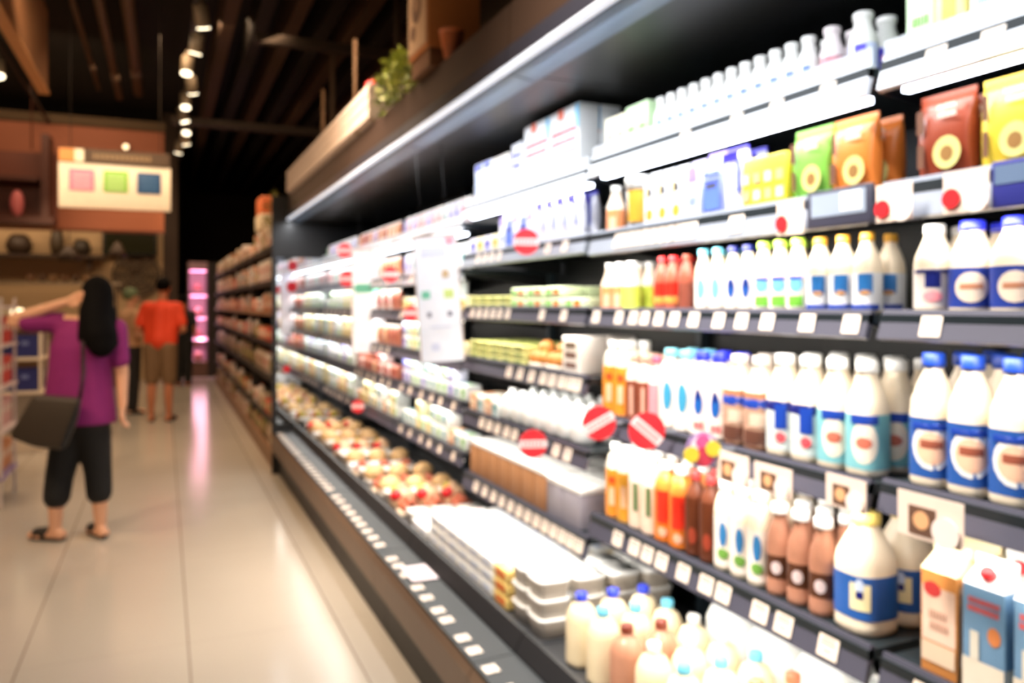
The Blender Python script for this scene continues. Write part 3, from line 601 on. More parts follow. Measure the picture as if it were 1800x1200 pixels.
row(1, 2, 1182, 1207, 'choc_plain', 2, n=1); row(1, 2, 1148, 1180, 'red_choc', 2, n=2); row(1, 2, 1088, 1106, 'lime', 2, n=1); row(1, 2, 1042, 1086, 'peach', 2, n=2)
row(0, 3, 1598, 1990, 'jug_blue', 3); row(0, 3, 1545, 1595, 'jug_teal', 2, n=1)
row(1, 3, 1440, 1528, 'jug_aqua', 3); row(1, 3, 1368, 1438, 'jug_fruit', 3, n=2); row(1, 3, 1295, 1366, 'choc_pic', 2, n=2); row(1, 3, 1236, 1293, 'leaf4_blue', 2, n=2)
row(1, 3, 1180, 1234, 'leaf4_cyan', 2, n=2); row(1, 3, 1156, 1178, 'pink_tall', 2, n=1); row(1, 3, 1106, 1154, 'brown_smooth', 2, n=2); row(1, 3, 1066, 1104, 'orange_tall', 2, n=2); row(1, 3, 1050, 1065, 'red_tall', 2, n=1); row(1, 3, 1036, 1049, 'gold_tall', 2, n=1)
row(0, 4, 1685, 1990, 'carton_almond', 3); row(0, 4, 1545, 1683, 'carton_brown', 3, n=2)
row(1, 4, 1452, 1528, 'big_jug', 2, n=1); row(1, 4, 1350, 1450, 'choc_small', 3); row(1, 4, 1252, 1348, 'green_label', 3); row(1, 4, 1203, 1250, 'brown_tall', 3, n=2)
row(1, 4, 1150, 1201, 'redfront', 3, n=2); row(1, 4, 1106, 1148, 'white_green', 2, n=2); row(1, 4, 1040, 1104, ['gold_tall', 'orange_tall'], 3, n=4)
# bay 2: 815-1030
row(2, 0, 930, 1018, 'letter_box', 2, n=2); row(2, 0, 895, 928, 'violet_box', 2, n=1); row(2, 0, 868, 893, 'peach_box', 2); row(2, 0, 818, 866, 'blue_top_box', 2)
row(2, 1, 940, 1015, 'violet', 2); row(2, 1, 880, 938, ['bluebag', 'blueword'], 2); row(2, 1, 820, 878, ['mix3', 'mix2'], 2)
row(2, 2, 990, 1025, 'limeflat', 2); row(2, 2, 896, 988, 'limeflat', 2, stack=2); row(2, 2, 818, 894, 'greenflat', 2, stack=2)
row(2, 3, 985, 1022, 'linepack', 2); row(2, 3, 945, 983, 'bunpack', 2, n=2); row(2, 3, 818, 940, 'greenflat', 3, stack=3)
row(2, 4, 880, 1018, 'whitepack', 3); row(2, 4, 818, 878, ['mix0', 'mix6'], 2)
row(2, 5, 968, 1020, 'greybox', 3); row(2, 5, 818, 965, 'browntray', 3)
fill_rows()
# bays 3-5: small mixed packs
def mixrow(bay, shelf, pool, ranks=1):
    y0, y1 = BAYS[bay]; y = y0+.045; zt = SH[bay][shelf][1]-.0055
    while True:
        kk = random.choice(pool); kd = KINDS[kk]
        if y+kd['w'] > y1-.015: break
        for s in range(random.choice((1, 2)) if kk.startswith('mix') else 1):
            place(kk, XF+.045+kd['d']/2, y+kd['w']/2, zt+s*(kd['h']+.003), '%s, %s' % (SHN[shelf], BAYN[bay]), stack=s)
        y += kd['w']+.006
T = lambda *a: ['tallmix%d' % i for i in a]; X_ = lambda *a: ['mix%d' % i for i in a]
for b in (3, 4, 5):
    mixrow(b, 0, T(1, 2, 1, 0) if b == 3 else T(0, 5, 2, 1) if b == 5 else T(4, 4, 2, 6))
    mixrow(b, 1, ({3: T(2, 0), 4: T(4, 4, 6, 1), 5: T(0, 1, 5)}[b]))
    mixrow(b, 2, (T(4, 4, 1) if b == 4 else X_(5, 0, 3)))
    mixrow(b, 3, (T(4, 6) if b == 4 else X_(5, 3, 2)))
    mixrow(b, 4, X_(1, 4, 6, 4) if b == 4 else X_(0, 2, 5))
    mixrow(b, 5, X_(5, 3, 0, 6))


# bottom deck, columns along Y
def deckcols(bay, ya, yb, keys, ranks=4, stack=1, x0=1.095, seq=False):
    where = 'bottom deck, '+BAYN[bay]; y = ya; i = 0
    while True:
        row_keys = [keys[i % len(keys)]]*ranks if not (keys and isinstance(keys[0], tuple)) else list(keys[i % len(keys)])
        w = max(KINDS[k]['w'] for k in row_keys)+.005
        if y+w > yb: break
        x = x0
        for r, kk in enumerate(row_keys):
            kd = KINDS[kk]
            if x+kd['d'] > 1.725: break
            zz = .38-.0432*(x-1.045)+.0015
            for s in range(stack): place(kk, x+kd['d']/2, y+w/2, zz+s*(kd['h']+.0015), where, rank=r, stack=s)
            x += kd['d']+.012
        y += w; i += 1
C3 = lambda k, *r: [(k,)+(r or (k, k))]
for i, kk in enumerate(('deck_orange', 'deck_cyan', 'deck_orange', 'deck_orange', 'deck_orange')): deckcols(0, .42+i*.13, .42+i*.13+.127, C3(kk))
for y, ks in ((1.14, ('deck_orange',)), (1.268, ('deck_orange',)), (1.396, ('deck_orange',)), (1.524, ('deck_cyan',)), (1.652, ('deck_plain',)), (1.78, ('deck_brown', 'deck_brown', 'deck_plain')), (1.908, ('deck_cyan',)), (2.036, ('deck_blue',))):
    deckcols(1, y, y+.1265, C3(*ks))
deckcols(1, 1.2, 1.95, ['deck_white'], ranks=2, x0=1.42)
deckcols(0, .42, 1.1, ['deck_white'], ranks=2, x0=1.42)
deckcols(2, 2.28, 2.55, ['deck_tray'], stack=3)
deckcols(2, 2.55, 2.69, ['deck_yellow'], stack=3)
deckcols(2, 2.69, 3.44, ['deck_stack'], stack=3)
deckcols(3, 3.47, 3.9, ['deck_stack', 'deck_stack', 'deck_tray'], ranks=3)
deckcols(3, 3.9, 4.63, ['deck_salami', 'deck_fruit', 'deck_tray', 'deck_bread'], ranks=3)
deckcols(4, 4.66, 5.83, ['deck_bread', 'deck_tray', 'deck_salami', 'deck_stack', 'deck_bread', 'deck_tray', 'deck_tray', 'deck_fruit'], ranks=3)
deckcols(5, 5.87, 7.02, ['deck_tray', 'deck_bread', 'deck_bread', 'deck_tray', 'deck_stack', 'deck_bread', 'deck_fruit'], ranks=3)

# ------------------------------------------------------------------ price tags in the rails and on the front ledge
TAGM = M((238, 222, 206), .5); TAGB = M((120, 110, 120), .6)
tagproto = None
def price_tag(x, y, z, where, tilt=0, s=1.0):
    global tagproto
    c = COUNT.setdefault(('tag', where), 0)+1; COUNT[('tag', where)] = c
    label = 'cream paper price tag, %s from right, %s' % (ordn(c), where)
    if tagproto is None:
        mb = MB().box(0, .0012, -.021, .021, -.019, .019)
        mb.mat(1)
        for zz, ww in ((.01, .014), (.003, .016), (-.008, .009)): mb.box(-.0004, 0, -ww, ww, zz-.0016, zz+.0016)
        o = mb.build('price_tag', [TAGM, TAGB]); tagproto = o
    else:
        o = tagproto.copy(); C.objects.link(o)
    o.location = (x, y, z); o.rotation_euler = (0, tilt, 0); o.scale = (1, s, s)
    tag(o, label, 'price tag', 'paper price tags'); return o
def tags(bay, shelf, pxs):
    zb, zt = SH[bay][shelf]; z = (zb+zt)/2
    for p in sorted(pxs, reverse=True):
        y = Yat(p, XF)
        if BAYS[bay][0]+.04 < y < BAYS[bay][1]-.04: price_tag(XF-.001+.006, y, z, '%s rail, %s' % (SHN[shelf], BAYN[bay]), .26, 1.0+.25*(zt-zb > .06))
tags(1, 2, [1045, 1085, 1110, 1130, 1155, 1182, 1216, 1260, 1300, 1345, 1415, 1492]); tags(0, 2, [1552, 1632])
tags(1, 4, [1083, 1112, 1135, 1160, 1198, 1238, 1268, 1332, 1374, 1452]); tags(0, 4, [1560, 1622])
tags(1, 1, [1085, 1100, 1115, 1130, 1145, 1160, 1175, 1190, 1210, 1290])
tags(1, 0, [1200, 1290, 1360, 1450]); tags(0, 0, [1640, 1740])
tags(2, 5, list(range(835, 1020, 15))); tags(2, 4, [845, 858, 872, 888, 902, 940, 975, 995]); tags(2, 3, [893, 912, 932, 952, 968, 985, 1000, 1012])
tags(2, 2, [828, 840, 852, 864, 876, 890, 950, 988]); tags(2, 1, [838, 850, 862, 875, 960, 990])
for b in (3, 4, 5):
    for k in range(6):
        if (b+k) % 3 == 0: continue
        for i in range(6):
            zb, zt = SH[b][k]
            price_tag(XF+.005, BAYS[b][0]+.12+i*.18+random.uniform(-.03, .03), (zb+zt)/2, '%s rail, %s' % (SHN[k], BAYN[b]), .26)
for b in range(1, 6):
    for i in range(9):
        y = BAYS[b][0]+.07+i*.125+random.uniform(-.02, .02)
        price_tag(.893, y, .3635, 'front ledge, '+BAYN[b], PI/2-.04, 1.15)

# red round promotion discs and other talkers standing out from the rails
def promo(px, py, X, rpx, label, turn=0):
    Y = Yat(px, X); D = dist(X, Y); r = rpx*D/F; z = Z(py, X, Y)
    t = thing('promotion_disc', label, 'promotion sign', (X, Y, z), -.3, 'red round promotion discs')
    MB().disc((0, 0, 0), r, 'y', .003).build('disc', M((226, 44, 54), .4), t)
    mb = MB(); ca, sa = math.cos(turn), math.sin(turn)
    def q(u0, u1, v0, v1, y): return [(u*ca-v*sa, y, u*sa+v*ca) for u, v in ((u0, v0), (u1, v0), (u1, v1), (u0, v1))]
    mb.add(q(-r*.97, r*.97, -r*.26, r*.26, -.0022), [(0, 1, 2, 3)])
    mb.mat(1)
    for k in range(6): mb.add(q(-r*.75+k*r*.26, -r*.75+k*r*.26+r*.17, -r*.15, r*.15, -.0028), [(0, 1, 2, 3)])
    mb.build('white_band', [M((244, 226, 226), .4), M((228, 150, 152), .4)], t)
    MB().box(0, max(.03, XF-X+.012)*1.0, -.0008, .0008, -.004, .004).build('clip_stem', GREYP, t)
promo(925, 425, 1.2, 23, 'red white promotion disc on second shelf rail, below big letter boxes')
promo(937, 780, 1.2, 25, 'red white promotion disc left of the two large discs, above brown boxes')
promo(1053, 743, 1.19, 30, 'tilted red promotion disc below tall red and orange juice bottles', .5)
promo(1137, 757, 1.18, 33, 'largest red promotion disc, beside pink bottle, white band slanting down', -.7)
promo(606, 440, 1.2, 13, 'small red disc left of far hanging poster, upper one')
promo(610, 490, 1.2, 14, 'small red disc left of far hanging poster, lower one')
promo(686, 482, 1.2, 14, 'small red disc just right of far hanging poster')
promo(722, 550, 1.2, 13, 'small red disc touching left edge of near hanging poster')
promo(629, 714, 1.2, 11, 'lowest small red disc, under the far hanging poster')
# the round colourful wobbler
X = 1.18; Y = Yat(1235, X); D = dist(X, Y); u = D/F
t = thing('promotion_wobbler', 'round violet and red wobbler with two yellow circles above brown bottles', 'promotion sign', (X, Y, Z(790, X, Y)), -.3)
MB().disc((0, 0, 0), 31*u, 'y', .003).build('disc', M((150, 120, 170), .4), t)
mb = MB()
mb.disc((0, -.002, .006), 22*u, 'y', .001).mat(1).disc((0, -.0035, 14*u), 13*u, 'y', .001).mat(2).disc((2*u, -.0035, -12*u), 17*u, 'y', .001)
mb.build('printed_face', [M((235, 225, 240), .4), M((236, 90, 150), .4), M((206, 60, 84), .4)], t)
for dx, dz in ((-22, -8), (18, 2)): MB().disc((dx*u, -.006, dz*u), 14*u, 'y', .002).build('yellow_circle', YEL, t)
MB().box(0, .08, -.0008, .0008, -.004, .004).build('clip_stem', GREYP, t)
# folded price cards hanging from rails
def card(px0, px1, py0, py1, X, label, photo=True, circle=True, redc=False):
    Ya, Yb = Yat(px1, X), Yat(px0, X); ym = (Ya+Yb)/2; w_ = Yb-Ya
    z1, z0 = Z(py0, X, ym), Z(py1, X, ym)
    t = thing('price_card', label, 'price card', (X, ym, z0), 0, 'folded price cards on the rails')
    h = z1-z0
    MB().box(0, .0018, -w_/2, w_/2, 0, h).build('card', M((236, 214, 200), .45), t)
    if photo: MB().box(-.001, -.0002, -w_*.1, w_*.32, h*.08, h*.72).build('picture', M((104, 76, 62), .45), t)
    if photo: MB().disc((-.0015, w_*.12, h*.42), h*.2, 'x', .001).build('food_print', M((226, 170, 124), .45), t)
    if circle: MB().disc((-.004, -w_*.26, h*.3), h*.33, 'x', .002).build('white_circle', M((244, 228, 220), .45), t)
    if redc: MB().disc((-.003, w_*.3, h*.35), h*.24, 'x', .002).build('red_circle', RED, t)
card(1258, 1316, 796, 850, 1.215, 'price card with brown picture beside the yellow circled wobbler')
card(1326, 1392, 818, 868, 1.215, 'price card between the wobbler card and chocolate bottles, pale')
card(1452, 1522, 838, 895, 1.215, 'price card with orange picture above brown chocolate milk bottles')
card(1578, 1694, 872, 952, 1.205, 'largest price card, white circle, above brown pink cartons')
card(1540, 1603, 322, 388, 1.22, 'price card with red and white circles under red brown pouches', False, True, True)
card(1658, 1738, 298, 372, 1.22, 'price card with red and white circles at far right', False, True, True)
card(1366, 1412, 352, 412, 1.22, 'price card with red print left of framed tag', False, False, True)
# framed electronic tag and long blue info strip on second rail
def strip(px0, px1, py0, py1, X, label, cat, name, m1, m2, f):
    Ya, Yb = Yat(px1, X), Yat(px0, X); ym = (Ya+Yb)/2; w_ = Yb-Ya; z1, z0 = Z(py0, X, ym), Z(py1, X, ym); h = z1-z0
    t = thing(name, label, cat, (X, ym, z0)); MB().bbox(0, .01, -w_/2, w_/2, 0, h, .003).build('frame', m1, t)
    MB().box(-.001, .001, -w_*.42, w_*.42, h*f, h*.9).build('face', m2, t); return t, w_, h
t, w_, h_ = strip(1418, 1532, 330, 398, 1.225, 'black framed grey shelf sign under orange pouches', 'sign', 'shelf_sign', M((60, 60, 76), .4), M((146, 158, 176), .4), .3)
MB().box(-.002, -.0011, -w_*.36, -w_*.05, h_*.4, h_*.86).build('white_slip', WHITE, t)
strip(1742, 1830, 278, 362, 1.225, 'slate blue shelf sign with indigo edge at right frame border', 'sign', 'shelf_sign', M((46, 50, 130), .4), M((96, 116, 146), .4), .5)
# white printed sheet and cards on the front ledge
X = .94; 
t = tag(MB().box(-.05, .055, -.09, .09, 0, .002).mat(1).box(-.04, .045, -.07, -.06, .002, .0026).box(-.04, .045, -.03, -.02, .002, .0026).box(-.04, .045, .01, .02, .002, .0026).box(-.04, .045, .05, .06, .002, .0026).build('notice_sheet', [M((226, 212, 216), .5), M((190, 160, 175), .5)], None, (X, Yat(733, X)-.02, .3675)), 'pale pink printed notice sheet lying on the black front ledge', 'notice')

# hanging white posters
def poster(px0, px1, py0, py1, X0, D, label, prints, lean=.06):
    W_ = (px1-px0)/F*D; H_ = (py1-py0)/F*D; c = P((px0+px1)/2, py0, D)
    t = thing('hanging_poster', label, 'poster', c, -TH*.9, 'white posters hung at the cooler front')
    o = MB().box(-W_/2, W_/2, -.002, .002, -H_, 0).build('poster_sheet', M((232, 234, 244), .5), t)
    for a_, b_ in ((-W_/2-.006, -W_/2), (W_/2, W_/2+.006)): MB().box(a_, b_, -.004, .004, -H_, .0).build('frame_edge', M((196, 176, 164), .5), t)
    MB().box(-W_/2-.006, W_/2+.006, -.005, .005, 0, .01).build('top_bar', M((196, 176, 164), .5), t)
    mb = MB(); ms = []
    for (u, v, hu, hv, m) in prints:
        if m not in ms: ms.append(m)
        mb.mat(ms.index(m)).box(-W_/2+(u-hu)*W_, -W_/2+(u+hu)*W_, -.0032, -.0021, -(v+hv)*H_, -(v-hv)*H_)
    mb.build('printed_ink', ms, t)
    for sx in (-.3, .3): MB().tube([(sx*W_, 0, .01), (sx*W_, 0, 2.165-c.z)], .0007, 5).build('hanging_wire', DARK, t)
    for ch in t.children:
        if ch.name.startswith('poster_sheet') or True: ch.rotation_euler = (0, 0, 0)
    return t
MG = M((110, 190, 160), .5); LG = M((196, 214, 130), .5); LP = M((244, 150, 165), .5); LI = M((206, 210, 232), .5); DG = M((120, 120, 140), .5)
t = poster(727, 800, 416, 636, 1.05, 3.55, 'nearer white hanging poster with small green prints, right of the other', [(.85, .04, .1, .03, LP), (.45, .12, .3, .04, LI), (.2, .46, .1, .03, MG), (.75, .46, .12, .035, LG), (.7, .3, .08, .03, M((200, 170, 130), .5)), (.25, .62, .05, .02, DG), (.75, .62, .06, .02, DG), (.5, .72, .25, .006, LI), (.35, .88, .1, .03, LI)])
t.rotation_euler = (0, R(-4), -TH*.9)
poster(620, 676, 440, 620, 1.1, 5.3, 'farther white hanging poster with a green band of lettering', [(.8, .05, .12, .03, LP), (.5, .37, .42, .045, MG), (.5, .37, .5, .012, MG), (.4, .18, .25, .02, LI), (.5, .92, .3, .01, LI)])

# ------------------------------------------------------------------ things on top of the canopy
CT_ = 2.386
t = thing('planter_crate', 'long cream wooden crate standing on top of the cooler canopy', 'crate', (1.05, 4.0, CT_))
WD = M((226, 206, 190), .6); 
for i in range(3): MB().bbox(-.10, -.08, 0, 2.95, .012+i*.06, .064+i*.06, .002).build('front_board', WD, t)
MB().box(-.08, .22, 0, .02, .012, .19).build('end_board', WD, t); MB().box(-.08, .22, 2.93, 2.95, .012, .19).build('end_board', WD, t)
MB().box(.20, .22, .02, 2.93, .012, .19).build('back_board', WD, t); MB().box(-.08, .2, .02, 2.93, .0, .012).build('bottom_board', WD, t)
def leaves(c, r, n, m, name, label=None, cat='plant', size=.035, seed=1, stem=True, loc=None):
    rnd = random.Random(seed); mb = MB()
    for _ in range(n):
        a, b_ = rnd.uniform(0, 2*PI), rnd.uniform(0, PI*.62); q = rnd.uniform(.55, 1)
        p = Vector((r[0]*q*math.cos(a)*math.sin(b_), r[1]*q*math.sin(a)*math.sin(b_), r[2]*q*math.cos(b_)+.02))
        d = Vector((rnd.uniform(-1, 1), rnd.uniform(-1, 1), rnd.uniform(-.2, 1))).normalized(); e = d.cross(Vector((rnd.uniform(-1, 1), .3, .5))).normalized()
        s_ = size*rnd.uniform(.6, 1.2)
        mb.mat(rnd.randrange(len(m))).add([p, p+d*s_*.5+e*s_*.3, p+d*s_, p+d*s_*.5-e*s_*.3], [(0, 1, 2, 3)])
    t = thing(name, label, cat, c); mb.build('foliage', m, t)
    if stem: MB().tube([(0, 0, 0), (.004, 0, r[2]*.7)], .008, 6).tube([(0, 0, 0), (-r[0]*.4, r[1]*.3, r[2]*.6)], .005, 6).tube([(0, 0, 0), (r[0]*.4, -r[1]*.4, r[2]*.6)], .005, 6).build('stem', M((90, 80, 40), .7), t)
    return t
GL = [M((160, 168, 74), .5), M((122, 134, 56), .5), M((190, 188, 104), .5)]
leaves((1.03, 3.62, CT_+.02), (.12, .24, .2), 460, GL, 'leafy_plant', 'bushy bright green plant on the canopy near crate end', size=.05)
leaves((1.02, 3.32, CT_), (.1, .05, .12), 160, GL, 'leafy_plant', 'low green sprig between the bushy plant and wooden sign board', size=.04, seed=3)
leaves((1.05, 4.3, CT_+.013), (.1, .2, .2), 120, [M((150, 120, 70), .6), M((180, 150, 90), .6)], 'dried_plant', 'dry brownish plant inside the near end of the cream crate', size=.04, seed=5)
t = thing('red_apple', 'small red fruit resting at the near crate corner', 'fruit', (1.0, 4.12, CT_+.013))
MB().ellipsoid((0, 0, .19), (.04, .04, .036)).build('fruit', M((206, 40, 40), .4), t); MB().tube([(0, 0, 0), (0, 0, .17)], .01, 6).build('stick', M((150, 110, 70), .6), t); MB().tube([(0, 0, .22), (.004, 0, .245)], .003, 5).build('stem', M((90, 60, 30), .6), t)
t = thing('wooden_display_box', 'tall wooden box with mottled front and orange side on canopy', 'box', (1.02, 3.1, CT_))
MB().bbox(-.08, .14, -.13, .13, .07, .42, .004).build('box_body', M((196, 120, 60), .6), t)
MB().box(-.085, -.0805, -.12, .12, .09, .4).mat(1).disc((-.0865, 0, .26), .06, 'x', .002).disc((-.0865, .05, .17), .03, 'x', .002).mat(2).disc((-.088, -.01, .27), .03, 'x', .002).build('front_picture', [M((206, 166, 128), .6), M((120, 84, 60), .6), M((176, 132, 96), .6)], t)
MB().box(-.07, .13, -.12, .12, 0, .07).build('plinth', M((120, 80, 50), .6), t)
t = thing('terracotta_pot', 'small orange clay dish at the wooden box side on canopy', 'pot', (1.0, 2.86, CT_))
MB().loft([(.03, .03, 0), (.045, .045, .08), (.05, .05, .1), (.045, .045, .1), (.035, .035, .07)], 18).build('pot', M((206, 110, 60), .6), t); MB().loft([(.04, .04, .085), (.02, .02, .1)], 12).build('soil', M((70, 50, 36), .8), t)
for i, (y, h, lb) in enumerate(((4.75, .5, 'nearer thin brown rod rising from the cream crate'), (5.8, .46, 'farther thin brown rod rising from the cream crate'))):
    tag(MB().tube([(1.05, y, CT_+.013), (1.05, y, CT_+h+.15)], .012, 8).build('upright_rod', M((132, 100, 72), .6)), lb, 'rod')

# ------------------------------------------------------------------ warm wooden shelving beyond the cooler
GY = [7.25, 9.35, 11.45, 13.55, 15.65]
GS = [.16, .42, .79, 1.10, 1.38, 1.65, 1.96]
GWOOD = M((74, 52, 36), .6); GDK = M((30, 23, 18), .6)
GN = ['nearest dark rack', 'second dark rack', 'third dark rack', 'farthest dark rack']
for g in range(4):
    y0, y1 = GY[g], GY[g+1]-.01
    t = thing('grocery_shelving', ['dark snack shelving rack directly beyond the dairy cooler', 'second dark snack rack beyond the cooler', 'third dark snack rack, in front of the farthest one', 'farthest dark snack rack beside the pink meat case'][g], 'shelf', (1.2, y0, 0), 0, 'dark snack racks'); L = y1-y0
    for yy in (0, L-.04): MB().box(-.30, .35, yy, yy+.04, 0, 2.02).build('side_panel', GDK, t)
    MB().box(.35, .38, 0, L, 0, 2.02).build('back_panel', GWOOD, t)
    MB().box(-.33, .35, .0, L, 0, .14).build('plinth', M((130, 98, 68), .5), t)
    for z in GS:
        s_ = MB().box(-.32, .345, .042, L-.042, z-.02, z).build('shelf', GWOOD, t)
        MB().box(-.335, -.321, .0, L, z-.03, z+.015).build('shelf_edge', GDK if z not in (1.38, .16) else M((150, 110, 76), .5), s_)
def grow(g, k, pool, skip=()):
    y = GY[g]+.06; z = GS[k]+.001
    while y+.21 < GY[g+1]-.06:
        kk = random.choice(pool); kd = KINDS[kk]
        place(kk, .885+kd['d']/2+.005, y+kd['w']/2, z, '%s, %s' % (['bottom shelf', 'sixth shelf', 'fifth shelf', 'fourth shelf', 'third shelf', 'second shelf', 'top shelf'][k], GN[g]), 'warm lit snack packs')
        y += kd['w']+.012
wb = lambda *a: ['warm%d' % i for i in a]; wg = lambda *a: ['warmbag%d' % i for i in a]; wl = lambda *a: ['warmlow%d' % i for i in a]
for g in range(4):
    grow(g, 0, wl(2, 3, 5)+wg(2, 4)); grow(g, 1, wl(2, 4, 5, 1, 3)+wg(3)); grow(g, 2, wg(2, 3, 5, 4)); grow(g, 3, wl(0, 1, 2, 6, 4)+wg(3)); grow(g, 4, wl(1, 0, 3)+wg(2, 6)); grow(g, 5, wb(3, 6)+wl(2, 1, 4)); grow(g, 6, wb(2, 3, 5)+wl(4, 0, 3, 6))
t = thing('orange_crate', 'glowing orange crate with cream front atop the near dark rack', 'crate', (1.02, 8.55, 2.205))
MB().bbox(-.14, .14, -.22, .22, 0, .16, .01).build('crate_body', M((236, 216, 180), .5), t); MB().bbox(-.13, .13, -.21, .21, .16, .34, .02).build('orange_load', M((232, 120, 66), .5), t)
leaves((1.0, 7.95, 2.205), (.12, .2, .3), 120, [M((110, 110, 30), .6), M((150, 130, 50), .6)], 'leafy_plant', 'dark olive plant between orange crate and cooler canopy', size=.06, seed=9)

# ------------------------------------------------------------------ pink glowing meat case at the far aisle end
t = thing('meat_display_case', 'tall pink lit meat cooler at the far end of the aisle', 'refrigerator', (1.3, 17.1, 0))
MB().box(-.85, -.5, .75, .8, 0, 2.3).build('back_panel', M((214, 160, 180), .5), t)
MB().box(-.87, -.84, 0, .8, 0, 2.3).build('side_panel', M((120, 90, 90), .5), t)
MB().box(-.5, .63, 0, .8, 0, 2.3).build('side_cabinet', M((44, 34, 28), .6), t)
MB().box(-.84, -.5, 0, .75, 2.15, 2.3).build('top_panel', M((190, 150, 160), .5), t)
MB().box(-.84, -.5, .0, .75, 0, .3).build('base_panel', M((110, 80, 66), .5), t)
PG = M((255, 170, 205), .4, emit=1.3, name='pink_lamp_glow')
for z in (2.12, 1.62, 1.16, .76):
    if z > .8: MB().box(-.84, -.5, .25, .75, z-.44, z-.42).build('shelf', M((200, 160, 175), .4), t)
    MB().box(-.83, -.51, .2, .23, z, z+.02).build('lamp_tube', PG, t)
    lamp('pink_light', 'AREA', (.63, 17.28, z-.01), (.63, 17.6, z-.5), 4.5, (1, .55, .72), (.3, .06))
lamp('pink_light', 'AREA', (.63, 17.08, 1.25), (.55, 14.5, 1.1), 6, (1, .5, .66), (.32, 1.7))
kind('meat', 'meat_tray', 'red meat tray', 'meat', .2, .2, .09, lambda r: (MB().bbox(-.09, .09, -.09, .09, 0, .03, .005).build('tray', M((240, 210, 220), .4), r), MB().ellipsoid((0, 0, .05), (.07, .075, .035)).build('meat', M((190, 50, 56), .4), r)))
kind('ham', 'ham_pack', 'pale pink ham', 'meat', .2, .2, .2, lambda r: (MB().ellipsoid((0, 0, .1), (.08, .085, .1)).build('ham', M((226, 140, 150), .4), r), MB().box(-.08, .08, -.03, .03, .0, .01).build('label', WHITE, r)))
for zi, z in enumerate((.34, .74, 1.2, 1.7)):
    zb = z+.001 if zi else .301
    zb = [.301, .741, 1.201, 1.701][zi]
    for i in range(2):
        k = 'meat' if (i+zi) % 2 else 'ham'
        place(k, .63+0*i, 17.45+i*.25 if zi else 17.25+i*.3, zb, ['base', 'lower shelf', 'middle shelf', 'upper shelf'][zi]+' of pink meat case', rot=PI/2)

# ------------------------------------------------------------------ hanging board sign
Yw = 9.0
def atY(px, py, Y): 
    t_ = (px-CX)/F; X = Y*(ST+t_*CT)/(CT-t_*ST); D = dist(X, Y); return X, CH-(py-HY)*D/F
xa, zt_ = atY(103, 284, Yw); xb, _ = atY(300, 284, Yw); _, zb_ = atY(110, 364, Yw)
t = thing('hanging_sign', 'white hanging sign board with pink, green and blue squares', 'sign', ((xa+xb)/2, Yw, zb_))
W_ = xb-xa; H_ = zt_-zb_
MB().bbox(-W_/2, W_/2, -.02, .02, 0, H_, .004).build('board', M((250, 232, 204), .5), t)
for k, (m, m2) in enumerate(((M((240, 130, 160), .5), M((252, 190, 200), .5)), (M((140, 200, 70), .5), M((196, 226, 150), .5)), (M((24, 72, 120), .5), M((60, 104, 146), .5)))):
    u = -W_/2+W_*(.2+.3*k)
    mb = MB().bbox(u-W_*.11, u+W_*.11, -.025, -.0205, H_*.38, H_*.86, .002).mat(1)
    for zz in (.72, .6, .48): mb.box(u-W_*.08, u+W_*.08, -.0265, -.0252, H_*zz-.012, H_*zz+.012)
    mb.build('colour_square', [m, m2], t)
mb = MB().box(-W_/2, W_/2*.98, -.03, .03, H_+.002, H_*1.32).mat(1).box(-W_/2+.005, -W_*.36, -.034, -.031, H_*1.02, H_*1.3).mat(2).box(-W_*.36, -W_*.28, -.036, -.031, H_*1.02, H_*1.3)
mb.mat(3)
for k in range(12): mb.box(-W_*.2+k*.045, -W_*.2+k*.045+.028, -.034, -.031, H_*1.1, H_*1.23)
mb.build('top_band', [M((74, 52, 28), .6), M((236, 150, 70), .5), M((255, 240, 210), .5), M((140, 112, 76), .5)], t)
for sx in (-.4, .4): MB().tube([(sx*W_, 0, H_*1.32), (sx*W_, 0, 5.2-zb_)], .004, 5).build('hanging_wire', M((60, 50, 40), .5), t)

# ------------------------------------------------------------------ long tan ceiling baffle, track with spotlights
t = thing('ceiling_baffle', 'long tan wooden beam hanging at the upper left corner', 'beam', (-1.0, 8.6, 3.45))
MB().box(-.06, .0, -5.2, 0, 0, .75).build('board', M((150, 96, 54), .6), t); MB().box(-.075, .012, -5.2, .01, -.03, -.001).build('lit_lower_edge', M((206, 140, 84), .6), t)  # the lit underside is put into the edge's paler colour
for yy in (-4, -1): MB().tube([(-.03, yy, .75), (-.03, yy, 1.75)], .006, 5).build('hanging_wire', GDK, t)
BODYM = M((150, 132, 108), .4); GLOW = M((255, 236, 200), .3, emit=5, name='spot_glow')
def spot(x, y, z, aim, label, power, group='ceiling spotlights'):
    t = thing('track_spotlight', label, 'spotlight', (x, y, z), 0, group)
    d = (Vector(aim)-Vector((x, y, z))).normalized()
    MB().tube([(0, 0, .16), (0, 0, .0)], .012, 8).build('stem', BODYM, t)
    MB().tube([d*-.1, d*.09], .062, 16).build('housing', BODYM, t)
    MB().tube([d*.088, d*.104], .056, 16).build('lens', GLOW, t)
    lamp('spot_light', 'SPOT', Vector((x, y, z))+d*.13, aim, power, WARM, angle=75, blend=.8, parent=t)
ZT = 4.05
tag(MB().box(.25, .29, 5.6, 16.5, ZT+.16, ZT+.2).build('lighting_track', M((40, 34, 28), .5)), 'long dark lighting track carrying the chain of ceiling spotlights', 'track')
tag(MB().box(-1.63, -1.59, 5.6, 14, ZT+.16, ZT+.2).build('lighting_track', M((40, 34, 28), .5)), 'dark lighting track left of the tan wooden beam', 'track')
